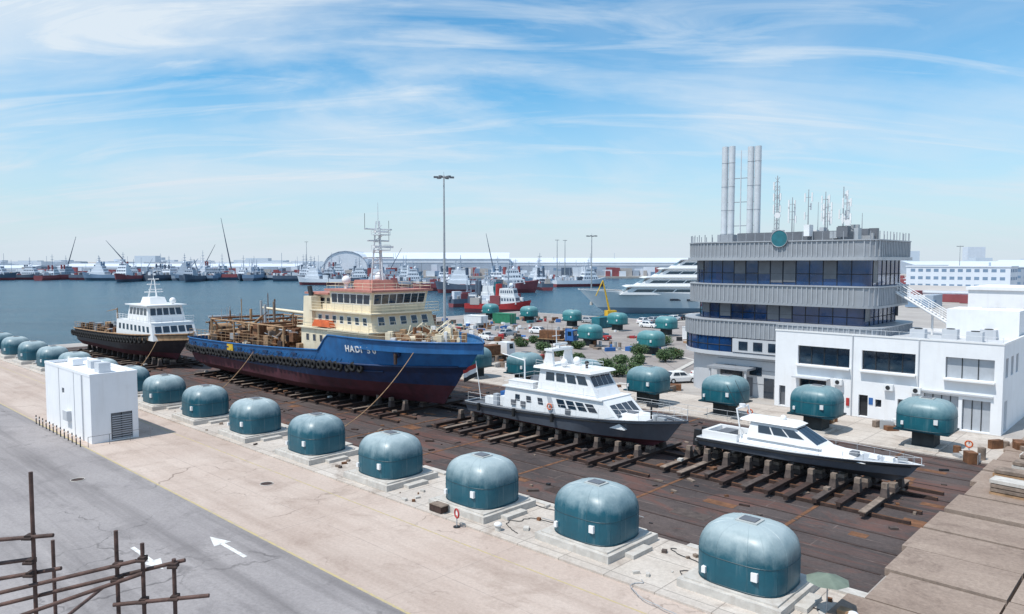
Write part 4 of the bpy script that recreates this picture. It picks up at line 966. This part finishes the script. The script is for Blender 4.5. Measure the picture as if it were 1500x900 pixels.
def strip_items():
    b=B(); b.torus((0,0,.85),.26,.055,(-.3,-1,0),'red',18,6); b.cyl((0,0,0),(0,0,.6),.035,None,'steel',6); b.cyl((0,.0,0),(0,0,.06),.22,None,'dark',12); b.cbox((0,.02,.85),(.2,.03,.2),'white_clean'); b.build('safety_sign_stand',P(-16.6,-4.0,.0),TH)
    b=B(); b.cbox((0,0,.25),(1.1,.6,.42),'rust_dark'); b.cbox((.1,0,.48),(1.15,.65,.05),'timber'); b.build('tool_chest',P(-19.3,-3.1,.12),TH)
    for a,t in ((-14.2,-2.9),(3.0,-2.6),(5.0,-.2)):
        b=B(); b.cyl((0,0,0),(0,0,.3),.2,.16,'concrete_pad',12); b.sphere((0,0,.36),.25,'white',12,8,.6); b.build('mooring_bollard',P(a,t,.12),TH)
    b=B(); b.cyl((0,0,0),(0,0,1.75),.03,None,'steel',6); n=8; top=Vector((0,0,1.95)); ring=[Vector((.95*math.cos(2*math.pi*i/n),.95*math.sin(2*math.pi*i/n),1.6)) for i in range(n)]
    b.add([top]+ring,[(0,i+1,(i+1)%n+1) for i in range(n)],'green_shade'); b.cyl((0,0,0),(0,0,.12),.35,None,'concrete_pad',12); b.cbox((.7,.2,.25),(.5,.5,.4),'tan_gear'); b.build('shade_umbrella',P(3.9,-.3,.12),TH)
strip_items()
def hose(name,a,t,seed,m='dark',n=40,r=.03,step=.28):
    q=random.Random(seed); b=B(); p=Vector((0,0,.03)); ang=q.uniform(0,6); pts=[p.copy()]
    for i in range(n):
        ang+=q.uniform(-.6,.6); p=p+Vector((math.cos(ang),math.sin(ang)*.35,0))*step; pts.append(p.copy())
    b.line(pts,r,m,5); b.build(name,P(a,t,.13),TH)
for i,(a,t) in enumerate(((2.5,-2.6),(3.6,-1),(-5,1.8),(-4.2,-2.9),(-14,2),(-22,1.7),(-13,-2.5),(-32,1.8),(-42,1.8),(-9,2.0))): hose('hose',a,t,i+3,rnd.choice(['dark','steel','dark','dark','rust_dark']),44,.022)
b=B()
domes_s=[0,9.1,18.1,27.5,37.2,47.5,57.8,68]
for i in range(190):
    a=rnd.uniform(-72,3.5); t=rnd.uniform(-3.3,2.3)
    if min(abs(-a-s_) for s_ in domes_s)<3.3 : continue
    s_=rnd.uniform(.04,.18); b.cbox((a,t,.12+s_/2),(s_*rnd.uniform(1,3),s_*rnd.uniform(1,2),s_),rnd.choice(['timber','rust','concrete_pad','concrete_pad','timber','timber_dark']),rnd.uniform(0,3))
for i in range(260):
    a=rnd.uniform(-80,3); t=rnd.uniform(3.4,33.5); s_=rnd.uniform(.05,.16)
    b.cbox((a,t,s_/2+.01),(s_*rnd.uniform(1,7),s_*rnd.uniform(1,3),s_),rnd.choice(['timber','rust','dark','timber_dark','rust_dark','timber_dark']),rnd.uniform(0,3))
b.build('scattered_debris',P(0,0),TH)
b=B(); b.rail([(-34,34.3,.12),(-12,34.3,.12)],1.0,'steel',2.2,2,.025); b.build('safety_railing',P(0,0),TH)
for a in (-1.8+4,-16.5):
    b=B(); b.cyl((0,0,0),(0,0,1.4),.06,None,'white_clean',8); b.torus((0,-.1,1.1),.26,.06,(0,1,0),'orange',16,6); b.build('lifebuoy_stand',P(a,35,.12),TH)
for a,t in ((2.5,34.8),(5.0,40),(-6,42),(-12,41)): crate_pile(P(a,t).x,P(a,t).y,8,.9,'equipment_pile',('timber','tan_gear','steel','concrete_pad','rust'))
b=B()
for i in range(22):
    a=rnd.uniform(6,16); t=rnd.uniform(24,40); n_=rnd.choice([1,2,3,4]); r_=rnd.uniform(-.1,.1)
    for k in range(n_): b.cbox((a,t,.5+k*.28),(2.2+rnd.uniform(-.1,.1),1.3,.22),rnd.choice(['timber','tan_gear','concrete_pad','timber']),r_)
b.build('stacked_blocks',P(0,0),TH)
def rope(p0,p1,sag,name='mooring_rope'):
    b=B(); p0=Vector(p0); p1=Vector(p1); n=16
    pts=[p0.lerp(p1,i/n)-Vector((0,0,sag*4*(i/n)*(1-i/n))) for i in range(n+1)]; b.line(pts,.04,'tan_gear',5); b.build(name)
rope(P(-41.0,12.6,7.0),P(-41.2,2.4,.3),1.2); rope(P(-95,9,4.6),P(-90,3.0,.3),.8); rope(P(-70,11,5.0),P(-66,3.0,.3),.6)

# ================================================================== SCAFFOLD (foreground)
def scaffold():
    b=B(); r=.025; m='pipe_rust'
    def bar(p,q): b.cyl(p,q,r,None,m,10)
    V=[(-5.98,9,13.4),(-4.9,9,12.66),(-4.59,9,12.5),(-4.2,9,12.3),(-7.6,9,13.2)]
    for x,y,z in V: bar((x,y,0),(x+rnd.uniform(-.03,.03),y,z))
    for x in (-6.6,-7.6): bar((x,10.4,0),(x,10.4,12.0))
    H=[((-8,8.95,12.42),(-5.67,8.95,12.62)),((-8,9.05,12.0),(-6.0,9.05,12.28)),((-8,9.05,11.75),(-5.65,9.05,12.16)),((-8,8.94,11.5),(-4.65,8.94,12.3)),
       ((-8,9.06,11.3),(-4.1,9.06,12.26)),((-7,8.9,11.3),(-4.55,8.9,12.16)),((-4.95,8.94,11.74),(-3.76,8.94,11.86)),((-8,8.94,10),(-3.9,8.94,10)),((-8,8.94,8),(-3.9,8.94,8)),((-8,8.94,5),(-3.9,8.94,5))]
    for p,q in H: bar(p,q)
    for x in (-7.6,-5.98): bar((x-.05,8.8,11.2),(x-.05,10.6,11.2))
    for x,z in ((-5.98,12.59),(-5.98,12.28),(-5.98,12.12),(-4.9,12.24),(-4.9,12.06),(-4.59,12.31),(-4.2,12.23),(-4.2,11.82),(-4.59,11.78)): b.cbox((x,8.98,z),(.08,.11,.06),'rust_dark'); b.cyl((x-.05,8.9,z),(x+.07,8.9,z),.018,None,'rust_dark',6)
    b.build('scaffolding')
scaffold()

# ================================================================== WORLD
world=bpy.data.worlds.new("World"); bpy.context.scene.world=world; world.use_nodes=True
n=world.node_tree; bg=n.nodes['Background']
sky=n.nodes.new('ShaderNodeTexSky'); sky.sky_type='NISHITA'; sky.sun_disc=False
sky.sun_elevation=math.asin(SUN_DIR.z); sky.sun_rotation=math.atan2(SUN_DIR.x,SUN_DIR.y)
sky.air_density=1.0; sky.dust_density=.6; sky.ozone_density=2.5
tc=n.nodes.new('ShaderNodeTexCoord'); sp=n.nodes.new('ShaderNodeSeparateXYZ'); n.links.new(tc.outputs['Generated'],sp.inputs[0])
def mth(op,a,b_=None):
    m=n.nodes.new('ShaderNodeMath'); m.operation=op
    for i,v in enumerate((a,b_)):
        if v is None: continue
        if isinstance(v,(int,float)): m.inputs[i].default_value=v
        else: n.links.new(v,m.inputs[i])
    return m.outputs[0]
den=mth('ADD',mth('MAXIMUM',sp.outputs[2],0.),.24)
cb=n.nodes.new('ShaderNodeCombineXYZ'); n.links.new(mth('DIVIDE',sp.outputs[0],den),cb.inputs[0]); n.links.new(mth('DIVIDE',sp.outputs[1],den),cb.inputs[1])
def wn(scale,sc,rot,detail,rough,dist,off=(0,0,0)):
    mp=n.nodes.new('ShaderNodeMapping'); mp.inputs['Scale'].default_value=sc; mp.inputs['Rotation'].default_value=(0,0,R(rot)); mp.inputs['Location'].default_value=off
    n.links.new(cb.outputs[0],mp.inputs[0]); x=n.nodes.new('ShaderNodeTexNoise'); x.inputs['Scale'].default_value=scale; x.inputs['Detail'].default_value=detail
    x.inputs['Roughness'].default_value=rough; x.inputs['Distortion'].default_value=dist; n.links.new(mp.outputs[0],x.inputs['Vector']); return x.outputs[0]
A=ramp(n,wn(1.1,(.7,1.5,1),34,9,.56,.7,(3.1,1.2,0)),.45,.64)
Bm=ramp(n,wn(.6,(1,1.2,1),10,7,.55,.5,(1.3,4.7,0)),.42,.62)
C=ramp(n,wn(2.6,(.45,1.9,1),28,10,.60,1.1,(7,2,0)),.50,.66)
side=ramp(n,sp.outputs[0],-.6,.5,1.05,.75)
cl=mth('MINIMUM',mth('MULTIPLY',mth('ADD',mth('ADD',mth('MULTIPLY',A,.55),mth('MULTIPLY',Bm,.32)),mth('MULTIPLY',C,.42)),side),.92)
tint=mixc(n,1.,sky.outputs[0],(.78,1.44,1.60),'MULTIPLY')
c1=mixc(n,cl,tint,(7.4,8.2,8.9))
hz=ramp(n,sp.outputs[2],0.0,.22,.95,0.)
c2=mixc(n,hz,c1,(6.5,7.3,8.1))
n.links.new(c2,bg.inputs['Color']); bg.inputs['Strength'].default_value=.105

sun=bpy.data.lights.new('sun','SUN'); sun.energy=4.1; sun.angle=R(.5); sun.color=(1,.955,.89)
so=bpy.data.objects.new('sun',sun); bpy.context.scene.collection.objects.link(so); so.rotation_euler=SUN_DIR.to_track_quat('Z','Y').to_euler()

cam=bpy.data.cameras.new('camera'); co=bpy.data.objects.new('camera',cam); bpy.context.scene.collection.objects.link(co)
co.location=(0,0,16); co.rotation_euler=(R(90-3.54),0,0); cam.lens=26; cam.sensor_width=36; cam.clip_end=30000; cam.clip_start=.1
sc=bpy.context.scene; sc.camera=co
sc.view_settings.view_transform='Standard'; sc.view_settings.look='None'; sc.view_settings.exposure=0
